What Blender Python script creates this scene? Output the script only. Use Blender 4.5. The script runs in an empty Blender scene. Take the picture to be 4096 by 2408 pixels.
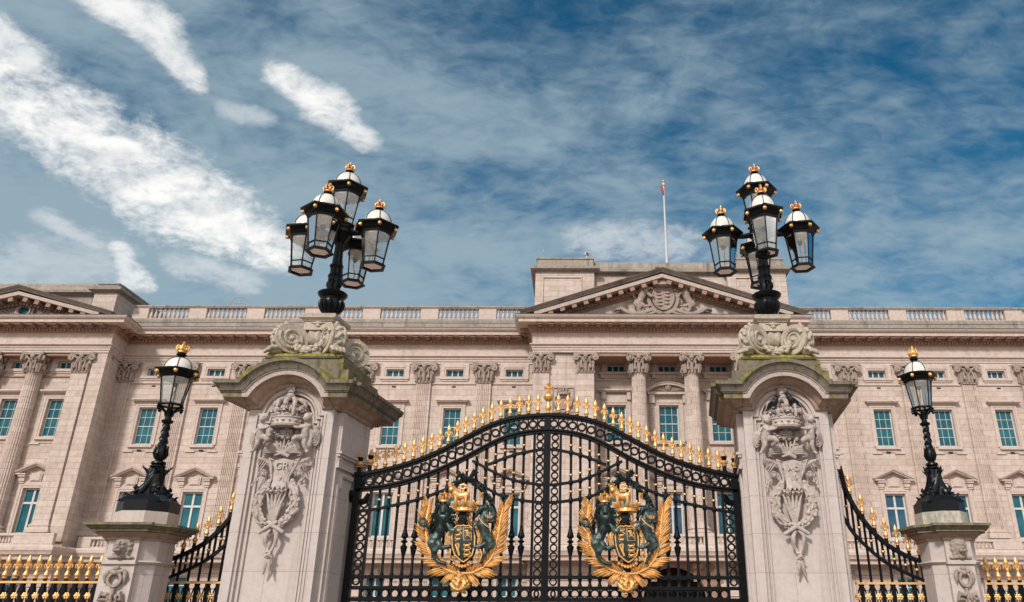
import bpy, bmesh, math, random
from mathutils import Matrix, Vector
random.seed(7)
PI = math.pi; R = math.radians; sin = math.sin; cos = math.cos
sc = bpy.context.scene; C = sc.collection

# ---------------------------------------------------------------- camera model
F_, PX, PY, TH, ROLL, EYE = 3073., 2329., 1204., R(22.47), .0027, 1.6
cT, sT, cR, sR = cos(TH), sin(TH), cos(ROLL), sin(ROLL)
def at(x, y, Y):
    """the point of the vertical plane Y=const seen at a place of the 4096x2408 photograph: (X, Z) in metres"""
    a, b = (x-PX)/F_, -(y-PY)/F_
    a, b = a*cR-b*sR, a*sR+b*cR
    k = Y/(cT-b*sT)
    return (a*k, EYE+(sT+b*cT)*k)
def atz(y, Y, x=3000): return at(x, y, Y)[1]
def atx(x, y, Y): return at(x, y, Y)[0]

# ---------------------------------------------------------------- mesh helpers
class M:
    def __init__(s): s.v = []; s.f = []
    def add(s, vs, fs):
        n = len(s.v); s.v += [tuple(p) for p in vs]; s.f += [[i+n for i in q] for q in fs]; return s
    def box(s, x0, x1, y0, y1, z0, z1):
        return s.add([(x0,y0,z0),(x1,y0,z0),(x1,y1,z0),(x0,y1,z0),(x0,y0,z1),(x1,y0,z1),(x1,y1,z1),(x0,y1,z1)],
                     [[3,2,1,0],[4,5,6,7],[0,1,5,4],[1,2,6,5],[2,3,7,6],[3,0,4,7]])
    def frus(s, a, z0, b, z1, cx=0, cy=0):      # rectangular frustum, half sizes a, b
        v = [(cx+i*h[0], cy+j*h[1], z) for h, z in ((a,z0),(b,z1)) for i, j in ((-1,-1),(1,-1),(1,1),(-1,1))]
        return s.add(v, [[3,2,1,0],[4,5,6,7],[0,1,5,4],[1,2,6,5],[2,3,7,6],[3,0,4,7]])
    def ext(s, poly, a, b, mp):                 # extrude polygon between a and b; mp(u, v, h)
        n = len(poly)
        v = [mp(p[0],p[1],a) for p in poly]+[mp(p[0],p[1],b) for p in poly]
        return s.add(v, [list(range(n))[::-1], list(range(n,2*n))]+[[i,(i+1)%n,n+(i+1)%n,n+i] for i in range(n)])
    def extz(s, poly, z0, z1): return s.ext(poly, z0, z1, lambda u,v,h: (u,v,h))
    def exty(s, poly, y0, y1): return s.ext(poly, y0, y1, lambda u,v,h: (u,h,v))
    def lathe(s, prof, cx=0, cy=0, n=20, rot=0, flute=0, sx=1, sy=1, mp=None, cap=True):
        v = []; f = []
        for r, z in prof:
            for i in range(n):
                a = rot+2*PI*i/n; rr = r*(1-(flute if i%2 else 0))
                p = (cx+rr*cos(a)*sx, cy+rr*sin(a)*sy, z); v.append(mp(*p) if mp else p)
        for k in range(len(prof)-1):
            for i in range(n):
                j = (i+1)%n; f.append([k*n+i, k*n+j, (k+1)*n+j, (k+1)*n+i])
        if cap: f.append(list(range(n))[::-1]); f.append([(len(prof)-1)*n+i for i in range(n)])
        return s.add(v, f)
    def tube(s, pts, r, n=8, up=None):
        pts = [Vector(p) for p in pts]; rs = r if isinstance(r,(list,tuple)) else [r]*len(pts)
        v = []; f = []; ref = None
        for k, p in enumerate(pts):
            t = (pts[min(k+1,len(pts)-1)]-pts[max(k-1,0)])
            t = t.normalized() if t.length > 1e-9 else Vector((0,0,1))
            if ref is None: ref = Vector((0,1,0)) if abs(t.y) < .9 else Vector((1,0,0))
            a = (ref-t*ref.dot(t)).normalized(); b = t.cross(a); ref = a
            for i in range(n):
                q = 2*PI*i/n; v.append(p+(a*cos(q)+b*sin(q))*rs[k])
        for k in range(len(pts)-1):
            for i in range(n):
                j = (i+1)%n; f.append([k*n+i, k*n+j, (k+1)*n+j, (k+1)*n+i])
        f.append(list(range(n))[::-1]); f.append([(len(pts)-1)*n+i for i in range(n)])
        return s.add(v, f)
    def ball(s, c, rx, ry=None, rz=None, n=10, m=6):
        ry = rx if ry is None else ry; rz = rx if rz is None else rz
        v = [(c[0],c[1],c[2]-rz)]; f = []
        for k in range(1, m):
            a = -PI/2+PI*k/m
            v += [(c[0]+rx*cos(a)*cos(2*PI*i/n), c[1]+ry*cos(a)*sin(2*PI*i/n), c[2]+rz*sin(a)) for i in range(n)]
        v.append((c[0],c[1],c[2]+rz)); t = len(v)-1
        for i in range(n):
            j = (i+1)%n; f.append([0, 1+j, 1+i]); f.append([t, 1+(m-2)*n+i, 1+(m-2)*n+j])
            for k in range(m-2): f.append([1+k*n+i, 1+k*n+j, 1+(k+1)*n+j, 1+(k+1)*n+i])
        return s.add(v, f)
    def chain(s, pts, n=10, m=6, q=.45):        # pts (x,y,z,r): a string of balls to be fused by remesh
        for p, w in zip(pts[:-1], pts[1:]):
            d = math.dist(p[:3], w[:3]); k = max(1, int(d/(q*max(.004, min(p[3], w[3])))))
            for i in range(k): 
                t = i/k; s.ball([p[j]+(w[j]-p[j])*t for j in range(3)], p[3]+(w[3]-p[3])*t, n=n, m=m)
        s.ball(pts[-1][:3], pts[-1][3], n=n, m=m); return s
    def sweep(s, path, prof, mp, closed=False, cprof=False):
        n = len(path); v = []; f = []; K = len(prof)
        for i in range(n):
            p = path[i]
            def nrm(a, b):
                dx, dy = b[0]-a[0], b[1]-a[1]; l = math.hypot(dx, dy) or 1; return (dy/l, -dx/l)
            n1 = nrm(path[i-1], p) if (closed or i > 0) else None
            n2 = nrm(p, path[(i+1)%n]) if (closed or i < n-1) else None
            n1 = n1 or n2; n2 = n2 or n1
            d = max(.25, 1+n1[0]*n2[0]+n1[1]*n2[1]); m = ((n1[0]+n2[0])/d, (n1[1]+n2[1])/d)
            for q, h in prof: v.append(mp(p[0]+m[0]*q, p[1]+m[1]*q, h))
        for i in range(n if closed else n-1):
            j = (i+1)%n
            for k in range(K if cprof else K-1):
                l = (k+1)%K; f.append([i*K+k, j*K+k, j*K+l, i*K+l])
        if not closed:
            f.append(list(range(K))); f.append([(n-1)*K+k for k in range(K)][::-1])
        return s.add(v, f)
    def plan(s, path, prof, **k): return s.sweep(path, prof, lambda x,y,h: (x,y,h), **k)
    def elev(s, path, prof, y0, **k):           # prof (up, out): swept along a path in the facade plane
        return s.sweep(path, [(-a,b) for a,b in prof], lambda x,z,h: (x,y0-h,z), **k)
    def bar(s, path, w, y0, y1):                # flat bar of width w along a path in the facade plane
        return s.sweep(path, [(-w/2,y0),(w/2,y0),(w/2,y1),(-w/2,y1)], lambda x,z,h: (x,h,z), cprof=True)
    def ring(s, x, z, r0, r1, y0, y1, n=18):
        pts = [(x+cos(2*PI*i/n), z+sin(2*PI*i/n)) for i in range(n)]
        v = []; f = []
        for i in range(n):
            a = 2*PI*i/n
            for r, y in ((r0,y0),(r1,y0),(r1,y1),(r0,y1)): v.append((x+r*cos(a), y, z+r*sin(a)))
        for i in range(n):
            j = (i+1)%n
            for k in range(4): f.append([i*4+k, j*4+k, j*4+(k+1)%4, i*4+(k+1)%4])
        return s.add(v, f)
    def skew(s, k, y0): s.v = [(x+k*(y-y0), y, z) for x,y,z in s.v]; return s
    def xf(s, fn): s.v = [tuple(fn(*p)) for p in s.v]; return s
    def join(s, o): return s.add(o.v, o.f)
    def mesh(s, name, mat, ang=35):
        me = bpy.data.meshes.new(name); me.from_pydata(s.v, [], s.f)
        bm = bmesh.new(); bm.from_mesh(me); bmesh.ops.recalc_face_normals(bm, faces=bm.faces); bm.to_mesh(me); bm.free()
        if ang:
            me.shade_smooth(); me.set_sharp_from_angle(angle=R(ang))
        if mat: me.materials.append(mat)
        return me
    def obj(s, name, mat, parent=None, ang=35):
        if parent is not None:
            w = wl(parent); s.v = [(x-w[0], y-w[1], z-w[2]) for x,y,z in s.v]
        o = bpy.data.objects.new(name, s.mesh(name, mat, ang)); C.objects.link(o); o.parent = parent; return o
    def fuse(s, name, mat, parent=None, vox=.012, sm=3, loc=True):
        me = s.mesh(name, None, 0)
        o = bpy.data.objects.new('t', me); C.objects.link(o)
        a = o.modifiers.new('a','REMESH'); a.mode = 'VOXEL'; a.voxel_size = vox; a.use_smooth_shade = True
        if sm: b = o.modifiers.new('b','SMOOTH'); b.factor = .5; b.iterations = sm
        dg = bpy.context.evaluated_depsgraph_get()
        nm = bpy.data.meshes.new_from_object(o.evaluated_get(dg)); nm.name = name
        bpy.data.objects.remove(o); bpy.data.meshes.remove(me)
        nm.materials.clear(); nm.materials.append(mat)
        if parent is not None and loc:
            w = wl(parent); nm.transform(Matrix.Translation((-w[0],-w[1],-w[2])))
        nm.shade_smooth()
        o = bpy.data.objects.new(name, nm); C.objects.link(o); o.parent = parent; return o

def wl(o):
    x = y = z = 0
    while o is not None: x += o.location[0]; y += o.location[1]; z += o.location[2]; o = o.parent
    return (x, y, z)
def tag(o, label=None, cat=None, group=None, kind=None):
    if label: o['label'] = label
    if cat: o['category'] = cat
    if group: o['group'] = group
    if kind: o['kind'] = kind
    return o
def empty(name, loc, label=None, cat=None, group=None):
    o = bpy.data.objects.new(name, None); C.objects.link(o); o.location = loc; o.empty_display_size = .2
    return tag(o, label, cat, group)
def kids(o): return [c for c in bpy.data.objects if c.parent == o]
KID = {}
def dup(o, loc=None, parent=None, rot=None, scale=None):
    """copies a thing or a part with all its parts and sub-parts"""
    if o not in KID: KID[o] = kids(o)
    c = o.copy(); C.objects.link(c); c.parent = parent
    if loc is not None: c.location = loc
    if rot is not None: c.rotation_euler = (0,0,rot)
    if scale is not None: c.scale = scale
    for ch in KID[o]: dup(ch, None, c)
    return c
def remat(o, mat):
    me = o.data.copy(); me.materials.clear(); me.materials.append(mat); o.data = me; return o

# ---------------------------------------------------------------- materials
def nodes(name):
    m = bpy.data.materials.new(name); m.use_nodes = True; nt = m.node_tree
    return m, nt, nt.nodes['Principled BSDF'], nt.nodes.new, nt.links.new
def ramp(N, pts):
    r = N('ShaderNodeValToRGB'); e = r.color_ramp.elements
    while len(e) < len(pts): e.new(.5)
    for q, (p, c) in zip(e, pts): q.position = p; q.color = tuple(c)+(1,) if isinstance(c,(tuple,list)) else (c,c,c,1)
    return r
def mixc(N, L, a, b, fac, mode='MIX'):
    m = N('ShaderNodeMix'); m.data_type = 'RGBA'; m.blend_type = mode
    for k, x in ((6,a),(7,b),(0,fac)):
        if hasattr(x, 'links'): L(x, m.inputs[k])
        else: m.inputs[k].default_value = (tuple(x)+(1,)) if isinstance(x,(tuple,list)) else x
    return m.outputs[2]
def noise(N, L, vec, scale, det=5, rough=.6, dist=0):
    n = N('ShaderNodeTexNoise'); n.inputs['Scale'].default_value = scale; n.inputs['Detail'].default_value = det
    n.inputs['Roughness'].default_value = rough; n.inputs['Distortion'].default_value = dist
    if vec is not None: L(vec, n.inputs['Vector'])
    return n.outputs['Fac']
def math_(N, L, op, a, b=None, c=None, clamp=False):
    m = N('ShaderNodeMath'); m.operation = op; m.use_clamp = clamp
    for k, x in enumerate((a,b,c)):
        if x is None: continue
        if hasattr(x, 'links'): L(x, m.inputs[k])
        else: m.inputs[k].default_value = x
    return m.outputs[0]
def stone(name, base, dark, course=None, length=1., var=.25, stain=.5, bump=.25, gscale=1., moss=None, mortar=.012, joint=.55, streak=0., c2=(.85,.805,.77)):
    """weathered limestone: tone per block, grime patches, optional joints and moss"""
    m, nt, P, N, L = nodes(name); P.inputs['Roughness'].default_value = .88
    tc = N('ShaderNodeTexCoord').outputs['Object']
    sx = N('ShaderNodeSeparateXYZ'); L(tc, sx.inputs[0])
    cb = N('ShaderNodeCombineXYZ'); L(math_(N,L,'ADD',sx.outputs[0],sx.outputs[1]), cb.inputs[0]); L(sx.outputs[2], cb.inputs[1])
    vec = cb.outputs[0]
    n1 = noise(N,L,tc,.9*gscale,6,.65); n2 = noise(N,L,tc,9*gscale,6,.7); n3 = noise(N,L,tc,55*gscale,3,.6)
    col = mixc(N,L, base, tuple(b*(1-var) for b in base), ramp_out(N,L,n2,.35,.7))
    if course:
        br = N('ShaderNodeTexBrick'); L(vec, br.inputs['Vector'])
        br.inputs['Color1'].default_value = (1,1,1,1); br.inputs['Color2'].default_value = (*c2,1); br.inputs['Mortar'].default_value = (joint,joint*.93,joint*.88,1)
        br.inputs['Scale'].default_value = 1; br.inputs['Mortar Size'].default_value = mortar; br.inputs['Mortar Smooth'].default_value = .3
        br.inputs['Brick Width'].default_value = length; br.inputs['Row Height'].default_value = course; br.offset = .5
        col = mixc(N,L,col,br.outputs['Color'],1.,'MULTIPLY')
    st = math_(N,L,'MULTIPLY',ramp_out(N,L,n1,.5,.78),stain)
    if streak:
        mp = N('ShaderNodeMapping'); mp.inputs['Scale'].default_value = (2.2*gscale,2.2*gscale,.12*gscale); L(tc, mp.inputs[0])
        s2 = noise(N,L,mp.outputs[0],2.,5,.6); st = math_(N,L,'MAXIMUM',st,math_(N,L,'MULTIPLY',ramp_out(N,L,s2,.52,.72),streak))
    col = mixc(N,L,col,dark,st)
    if moss:
        mc, amt, lo, hi = moss
        g = N('ShaderNodeNewGeometry'); sn = N('ShaderNodeSeparateXYZ'); L(g.outputs['Normal'], sn.inputs[0])
        up = math_(N,L,'MULTIPLY_ADD',sn.outputs[2],.35,.0)
        mm = math_(N,L,'ADD',noise(N,L,tc,3.2*gscale,6,.7),up)
        k = math_(N,L,'MULTIPLY',ramp_out(N,L,mm,lo,hi),amt)
        col = mixc(N,L,col,mixc(N,L,mc,tuple(x*.35 for x in mc),ramp_out(N,L,n2,.4,.65)),k)
    L(col, P.inputs['Base Color'])
    h = math_(N,L,'ADD',math_(N,L,'MULTIPLY',n2,.6),math_(N,L,'MULTIPLY',n3,.4))
    if course: h = math_(N,L,'ADD',h,math_(N,L,'MULTIPLY',br.outputs['Fac'],-1.2))
    b = N('ShaderNodeBump'); b.inputs['Strength'].default_value = bump; b.inputs['Distance'].default_value = .02/gscale
    L(h, b.inputs['Height']); L(b.outputs[0], P.inputs['Normal'])
    return m
def ramp_out(N, L, v, lo, hi):
    mr = N('ShaderNodeMapRange'); mr.interpolation_type = 'SMOOTHSTEP'; L(v, mr.inputs[0])
    mr.inputs[1].default_value = lo; mr.inputs[2].default_value = hi; return mr.outputs[0]
def simple(name, base, rough=.5, metal=0., second=None, scale=8., bump=0., spec=.5, lo=.4, hi=.65, coat=0.):
    m, nt, P, N, L = nodes(name)
    P.inputs['Roughness'].default_value = rough; P.inputs['Metallic'].default_value = metal; P.inputs['Specular IOR Level'].default_value = spec
    P.inputs['Coat Weight'].default_value = coat
    tc = N('ShaderNodeTexCoord').outputs['Object']; n = noise(N,L,tc,scale,5,.65)
    L(mixc(N,L,base,second or tuple(b*.8 for b in base),ramp_out(N,L,n,lo,hi)), P.inputs['Base Color'])
    if bump:
        b = N('ShaderNodeBump'); b.inputs['Strength'].default_value = bump; b.inputs['Distance'].default_value = .01; L(noise(N,L,tc,scale*5,4,.6), b.inputs['Height']); L(b.outputs[0], P.inputs['Normal'])
    return m
SB = (.57,.468,.41); SD = (.20,.165,.14)
ST = {}
ST['wall'] = stone('ashlar_stone', SB, SD, course=.42, length=1.25, var=.2, stain=.36, bump=.35, gscale=.35, streak=.34)
ST['trim'] = stone('moulded_stone', (.55,.445,.385), SD, var=.2, stain=.4, bump=.25, gscale=.5, streak=.25)
ST['deep'] = stone('shade_toned_stone', (.32,.195,.14), (.16,.12,.10), var=.25, stain=.4, bump=.25, gscale=.5)  # red-brown of shade and bounce under cornices, put into the base colour
ST['roof'] = stone('blackened_parapet_stone', (.38,.33,.28), (.10,.095,.09), course=.5, length=1.6, var=.25, stain=.85, bump=.35, gscale=.5, streak=.75)
ST['rake'] = stone('blackened_cornice_stone', (.20,.165,.14), (.045,.042,.042), var=.3, stain=.9, bump=.35, gscale=.7, streak=.8)
ST['carve'] = stone('carved_facade_stone', (.36,.28,.235), (.11,.085,.07), var=.3, stain=.5, bump=.4, gscale=1.)  # base darkened and stained more in place of crevice shade
ST['pier'] = stone('pale_pier_stone', (.53,.45,.415), (.28,.23,.20), course=.56, length=6., var=.12, stain=.35, bump=.25, gscale=1.3, mortar=.004, joint=.6, streak=.3, c2=(.965,.955,.95))
ST['relief'] = stone('carved_pier_stone', (.49,.405,.36), (.15,.12,.10), var=.36, stain=.65, bump=.3, gscale=2.2)
ST['mask'] = stone('dark_carved_stone', (.36,.285,.24), (.09,.07,.06), var=.35, stain=.7, bump=.4, gscale=3., streak=.3)  # darker base than the other carving, with random stains and streaks
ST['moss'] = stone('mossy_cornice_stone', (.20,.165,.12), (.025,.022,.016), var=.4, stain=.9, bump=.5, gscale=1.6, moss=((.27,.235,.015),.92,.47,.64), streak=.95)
ST['top'] = stone('weathered_scroll_stone', (.52,.435,.35), (.12,.10,.075), var=.35, stain=.65, bump=.45, gscale=2.2, moss=((.20,.18,.05),.45,.60,.8), streak=.3)
ST['soffit'] = stone('redbrown_soffit_stone', (.43,.30,.225), (.15,.085,.05), var=.3, stain=.75, bump=.25, gscale=1.5, streak=.3)  # redder, darker base than the pier stone, with random stain patches
ST['ring'] = stone('mottled_stone_base', (.50,.45,.38), (.10,.14,.12), var=.4, stain=.8, bump=.4, gscale=2., streak=.5)
IRON = simple('black_painted_iron', (.003,.0032,.004), .45, 0, (.006,.0062,.0075), 14, .08, .16)
LAMP = simple('black_lamp_paint', (.003,.0036,.005), .34, 0, (.006,.007,.009), 10, .05, .24)
GOLD = simple('gold_leaf', (.88,.53,.22), .42, .65, (.72,.40,.14), 14, .15)
GOLDM = simple('gilded_emblem', (.84,.48,.17), .42, .6, (.46,.23,.07), 16, .3, .5, .45, .75)
BRONZE = simple('patinated_bronze', (.020,.032,.030), .40, .3, (.095,.155,.14), 9, .35, .5, .46, .66)
BRONZED = simple('dark_bronze', (.018,.022,.021), .45, .4, (.04,.06,.055), 14, .4)
RED = simple('crown_velvet', (.30,.025,.05), .6)
MILK = simple('milk_glass', (.70,.655,.60), .25, 0, (.62,.58,.53), 3)
WHITE = simple('white_window_paint', (.55,.53,.51), .45, 0, (.47,.45,.43), 3)
LEAD = simple('lead_sheet', (.05,.055,.065), .5, .2)
STEEL = simple('galvanised_rail', (.42,.44,.46), .4, .5)
BIRD = simple('black_feathers', (.008,.009,.013), .42, 0, (.016,.02,.03), 30, .2)
POLEM = simple('white_pole_paint', (.50,.49,.48), .4)
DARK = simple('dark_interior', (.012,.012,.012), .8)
WARM = simple('ochre_inner_wall', (.45,.24,.07), .7, 0, (.30,.14,.04), 2)
BLANK = simple('cream_vent_shadow', (.02,.02,.02), .9)
def teal(name, a, b):  # teal put into the base colour for reflected sky and blinds
    m, nt, P, N, L = nodes(name); P.inputs['Roughness'].default_value = .06; P.inputs['Specular IOR Level'].default_value = .22
    tc = N('ShaderNodeTexCoord').outputs['Object']
    oi = N('ShaderNodeObjectInfo'); n = noise(N,L,tc,.8,3,.5)
    k = math_(N,L,'ADD',ramp_out(N,L,n,.35,.7),math_(N,L,'MULTIPLY_ADD',oi.outputs['Random'],.7,-.35),None,True)
    L(mixc(N,L,a,b,k), P.inputs['Base Color']); return m
PANE = teal('teal_window_glass', (.010,.085,.112), (.030,.15,.18))
PANEB = teal('blue_window_glass', (.022,.07,.12), (.04,.12,.17))
def glass():
    m, nt, P, N, L = nodes('lantern_glass'); P.inputs['Base Color'].default_value = (.90,.88,.83,1); P.inputs['Roughness'].default_value = .12
    tr = N('ShaderNodeBsdfTransparent'); tr.inputs[0].default_value = (.95,.98,.98,1)
    tl = N('ShaderNodeBsdfTranslucent'); tl.inputs[0].default_value = (.96,.94,.88,1)
    gl = N('ShaderNodeBsdfGlossy'); gl.inputs['Roughness'].default_value = .06
    tc = N('ShaderNodeTexCoord').outputs['Object']; n = noise(N,L,tc,7,4,.6)
    a = N('ShaderNodeMixShader'); L(P.outputs[0], a.inputs[1]); L(tl.outputs[0], a.inputs[2]); a.inputs[0].default_value = .62
    b = N('ShaderNodeMixShader'); L(math_(N,L,'MULTIPLY_ADD',n,.5,.0), b.inputs[0]); L(tr.outputs[0], b.inputs[1]); L(a.outputs[0], b.inputs[2])
    fr = N('ShaderNodeFresnel'); fr.inputs[0].default_value = 1.5
    c = N('ShaderNodeMixShader'); L(fr.outputs[0], c.inputs[0]); L(b.outputs[0], c.inputs[1]); L(gl.outputs[0], c.inputs[2])
    L(c.outputs[0], nt.nodes['Material Output'].inputs[0]); return m
GLASS = glass()
# ---------------------------------------------------------------- camera, sun, sky
cam = bpy.data.objects.new('camera', bpy.data.cameras.new('camera')); C.objects.link(cam); sc.camera = cam
cam.location = (0,0,EYE); cam.matrix_world = Matrix.Translation((0,0,EYE)) @ Matrix.Rotation(PI/2+TH,4,'X') @ Matrix.Rotation(ROLL,4,'Z')
cam.data.sensor_width = 36; cam.data.lens = F_/4096*36; cam.data.shift_x = (2048-PX)/4096; cam.data.clip_end = 3000; cam.data.clip_start = .1
AZ, EL = R(204), R(37)
sv = Vector((sin(AZ)*cos(EL), cos(AZ)*cos(EL), sin(EL)))
sun = bpy.data.objects.new('sun', bpy.data.lights.new('sun','SUN')); C.objects.link(sun)
sun.rotation_euler = sv.to_track_quat('Z','Y').to_euler(); sun.data.energy = 3.0; sun.data.angle = R(7); sun.data.color = (1,.955,.90)
sc.view_settings.view_transform = 'Standard'; sc.view_settings.look = 'None'; sc.view_settings.exposure = .17; sc.view_settings.gamma = 1
w = bpy.data.worlds.new('World'); sc.world = w; w.use_nodes = True
def sky():
    nt = w.node_tree; N = nt.nodes.new; L = nt.links.new; bg = nt.nodes['Background']; bg.inputs[1].default_value = .1
    s = N('ShaderNodeTexSky'); s.sky_type = 'NISHITA'; s.sun_disc = False; s.sun_elevation = EL; s.sun_rotation = AZ; s.air_density = 1.0; s.dust_density = .35; s.ozone_density = 2.2
    tc = N('ShaderNodeTexCoord').outputs['Generated']; sx = N('ShaderNodeSeparateXYZ'); L(tc, sx.inputs[0])
    z = math_(N,L,'ADD',math_(N,L,'MAXIMUM',sx.outputs[2],0.),.25)
    cb = N('ShaderNodeCombineXYZ'); L(math_(N,L,'DIVIDE',sx.outputs[0],z), cb.inputs[0]); L(math_(N,L,'DIVIDE',sx.outputs[1],z), cb.inputs[1]); q0 = cb.outputs[0]
    def qd(x, y):
        X, Z = at(x*1.626, y*1.626, 1.); d = Vector((X,1,Z-EYE)).normalized(); return (d.x/(d.z+.25), d.y/(d.z+.25))
    def vm(op, a, b=None):
        v = N('ShaderNodeVectorMath'); v.operation = op
        for k, x in enumerate((a,b)):
            if x is None: continue
            if hasattr(x,'links'): L(x, v.inputs[k])
            else: v.inputs[k].default_value = (x[0],x[1],0)
        return v
    def nse(vec, rot, sxy, scale, det, rough, dist):
        mp = N('ShaderNodeMapping'); mp.inputs['Rotation'].default_value = (0,0,rot); mp.inputs['Scale'].default_value = (sxy[0],sxy[1],1); L(vec, mp.inputs[0])
        return noise(N,L,mp.outputs[0],scale,det,rough,dist)
    # streak direction on the cloud plane
    a, b = qd(200,300), qd(640,600); ang = math.atan2(b[1]-a[1], b[0]-a[0])
    big = nse(q0,-ang,(.75,1.),4.2,8,.56,.5); med = nse(q0,-ang,(.7,1.),13.,9,.56,.7); fine = nse(q0,-ang+.9,(.7,1.3),34.,7,.55,.6)
    bil = nse(q0,.3,(1.,1.),21.,9,.62,.35); wis = nse(q0,-ang,(.7,1.),62.,8,.64,.6)
    prt = math_(N,L,'ADD',math_(N,L,'MULTIPLY_ADD',big,1.2,-.6),math_(N,L,'ADD',math_(N,L,'MULTIPLY_ADD',bil,3.6,-1.8),math_(N,L,'MULTIPLY_ADD',wis,1.5,-.75)))
    tot = None
    for (x0,y0,x1,y1,w0,w1,k) in CLOUDS:
        a, b = qd(x0,y0), qd(x1,y1); e = qd(x0+40,y0-40); sc0 = math.dist(a,e)/56.6; e2 = qd(x1+40,y1-40); sc1 = math.dist(b,e2)/56.6
        ba = (b[0]-a[0], b[1]-a[1]); bb = ba[0]**2+ba[1]**2
        pa = vm('SUBTRACT',q0,a).outputs[0]
        h = math_(N,L,'DIVIDE',vm('DOT_PRODUCT',pa,ba).outputs['Value'],bb,None,True)
        sc_ = N('ShaderNodeVectorMath'); sc_.operation = 'SCALE'; sc_.inputs[0].default_value = (ba[0],ba[1],0); L(h, sc_.inputs['Scale'])
        d = vm('LENGTH',vm('SUBTRACT',pa,sc_.outputs[0]).outputs[0]).outputs['Value']
        wd = math_(N,L,'MULTIPLY_ADD',h,w1*sc1-w0*sc0,w0*sc0)
        r = math_(N,L,'DIVIDE',d,wd); r = math_(N,L,'SUBTRACT',math_(N,L,'MULTIPLY',math_(N,L,'MULTIPLY',r,r),.75),math_(N,L,'MULTIPLY',prt,1.05))
        mr = N('ShaderNodeMapRange'); mr.interpolation_type = 'SMOOTHSTEP'; L(r, mr.inputs[0]); mr.inputs[1].default_value = 1.75; mr.inputs[2].default_value = -.45
        o = math_(N,L,'MULTIPLY',mr.outputs[0],k)
        tot = o if tot is None else math_(N,L,'MAXIMUM',tot,o)
    # thin veil: denser low down and to the left
    side = math_(N,L,'MULTIPLY_ADD',sx.outputs[0],-.75,-.02)
    low = math_(N,L,'MULTIPLY_ADD',sx.outputs[2],-1.55,.97)
    base = math_(N,L,'ADD',math_(N,L,'ADD',side,low),math_(N,L,'MULTIPLY_ADD',sx.outputs[1],.45,-.28))
    vv = math_(N,L,'ADD',math_(N,L,'MULTIPLY_ADD',big,2.3,-1.15),math_(N,L,'ADD',math_(N,L,'MULTIPLY_ADD',med,1.0,-.5),math_(N,L,'MULTIPLY_ADD',fine,.75,-.375)))
    veil = math_(N,L,'ADD',vv,base)
    mr = N('ShaderNodeMapRange'); mr.interpolation_type = 'SMOOTHERSTEP'; L(veil, mr.inputs[0]); mr.inputs[1].default_value = -.74; mr.inputs[2].default_value = 1.0; mr.inputs[4].default_value = .88
    tint = mixc(N,L,s.outputs[0],SKYTINT,1.,'MULTIPLY')
    c1 = mixc(N,L,tint,VEILC,mr.outputs[0])
    shade = mixc(N,L,CLOUDC,tuple(x*.55 for x in VEILC2),ramp_out(N,L,med,.42,.72))
    c2 = mixc(N,L,c1,mixc(N,L,CLOUDC,VEILC2,ramp_out(N,L,med,.42,.85)),tot)
    # unseen bright cloud bank added behind the viewer as fill light
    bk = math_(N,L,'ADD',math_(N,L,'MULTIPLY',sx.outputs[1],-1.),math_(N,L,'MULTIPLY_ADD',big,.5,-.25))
    c3 = mixc(N,L,c2,FILLC,ramp_out(N,L,bk,-.10,.55))
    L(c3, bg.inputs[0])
CLOUDS = [(-90,150,237,351,92,92,1.),(237,351,457,500,92,96,1.),(457,500,660,612,92,52,1.),(-40,70,90,190,60,50,.85),(215,-20,380,60,40,42,.9),(380,60,475,205,42,22,.85),(690,185,800,262,28,42,1.),(800,262,900,350,44,24,.85),
          (295,610,335,700,15,22,.8),(450,650,600,690,30,30,.4),(120,540,230,600,22,16,.4),(1470,590,1650,600,50,55,.4),(-40,690,230,640,70,60,.3),(560,270,640,290,20,24,.35)]
FILLC = (9.6,9.5,9.4); SKYTINT = (.06,.58,.71); VEILC = (3.0,4.0,4.6); VEILC2 = (5.6,5.9,6.1); CLOUDC = (9.,8.9,8.7)
sky()

# ---------------------------------------------------------------- ground (below the picture, seen from other positions)
def setting(name, x0, x1, y0, y1, z, mat):
    o = M().add([(x0,y0,z),(x1,y0,z),(x1,y1,z),(x0,y1,z)], [[0,1,2,3]]).obj(name, mat, None, 0); o['kind'] = 'structure'; return o
setting('ground', -1500, 1500, -1500, 1500, 0, simple('pale_gravel', (.34,.27,.21), .95, 0, (.26,.20,.16), 4, .3))
setting('forecourt', -120, 120, 14.2, 54, .004, simple('red_gravel', (.36,.24,.18), .95, 0, (.28,.19,.14), 3, .3))
setting('pavement', -120, 120, -6, 14.2, .008, stone('paving_slabs', (.38,.34,.30), (.2,.18,.16), course=.6, length=.9, var=.2, stain=.3, bump=.2))
setting('road', -120, 120, -24, -6, .004, simple('asphalt', (.05,.05,.052), .9, 0, (.04,.04,.042), 6, .3))
M().box(-120,120,-6.15,-6,0,.13).obj('kerb', ST['pier'])['kind'] = 'structure'

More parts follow.
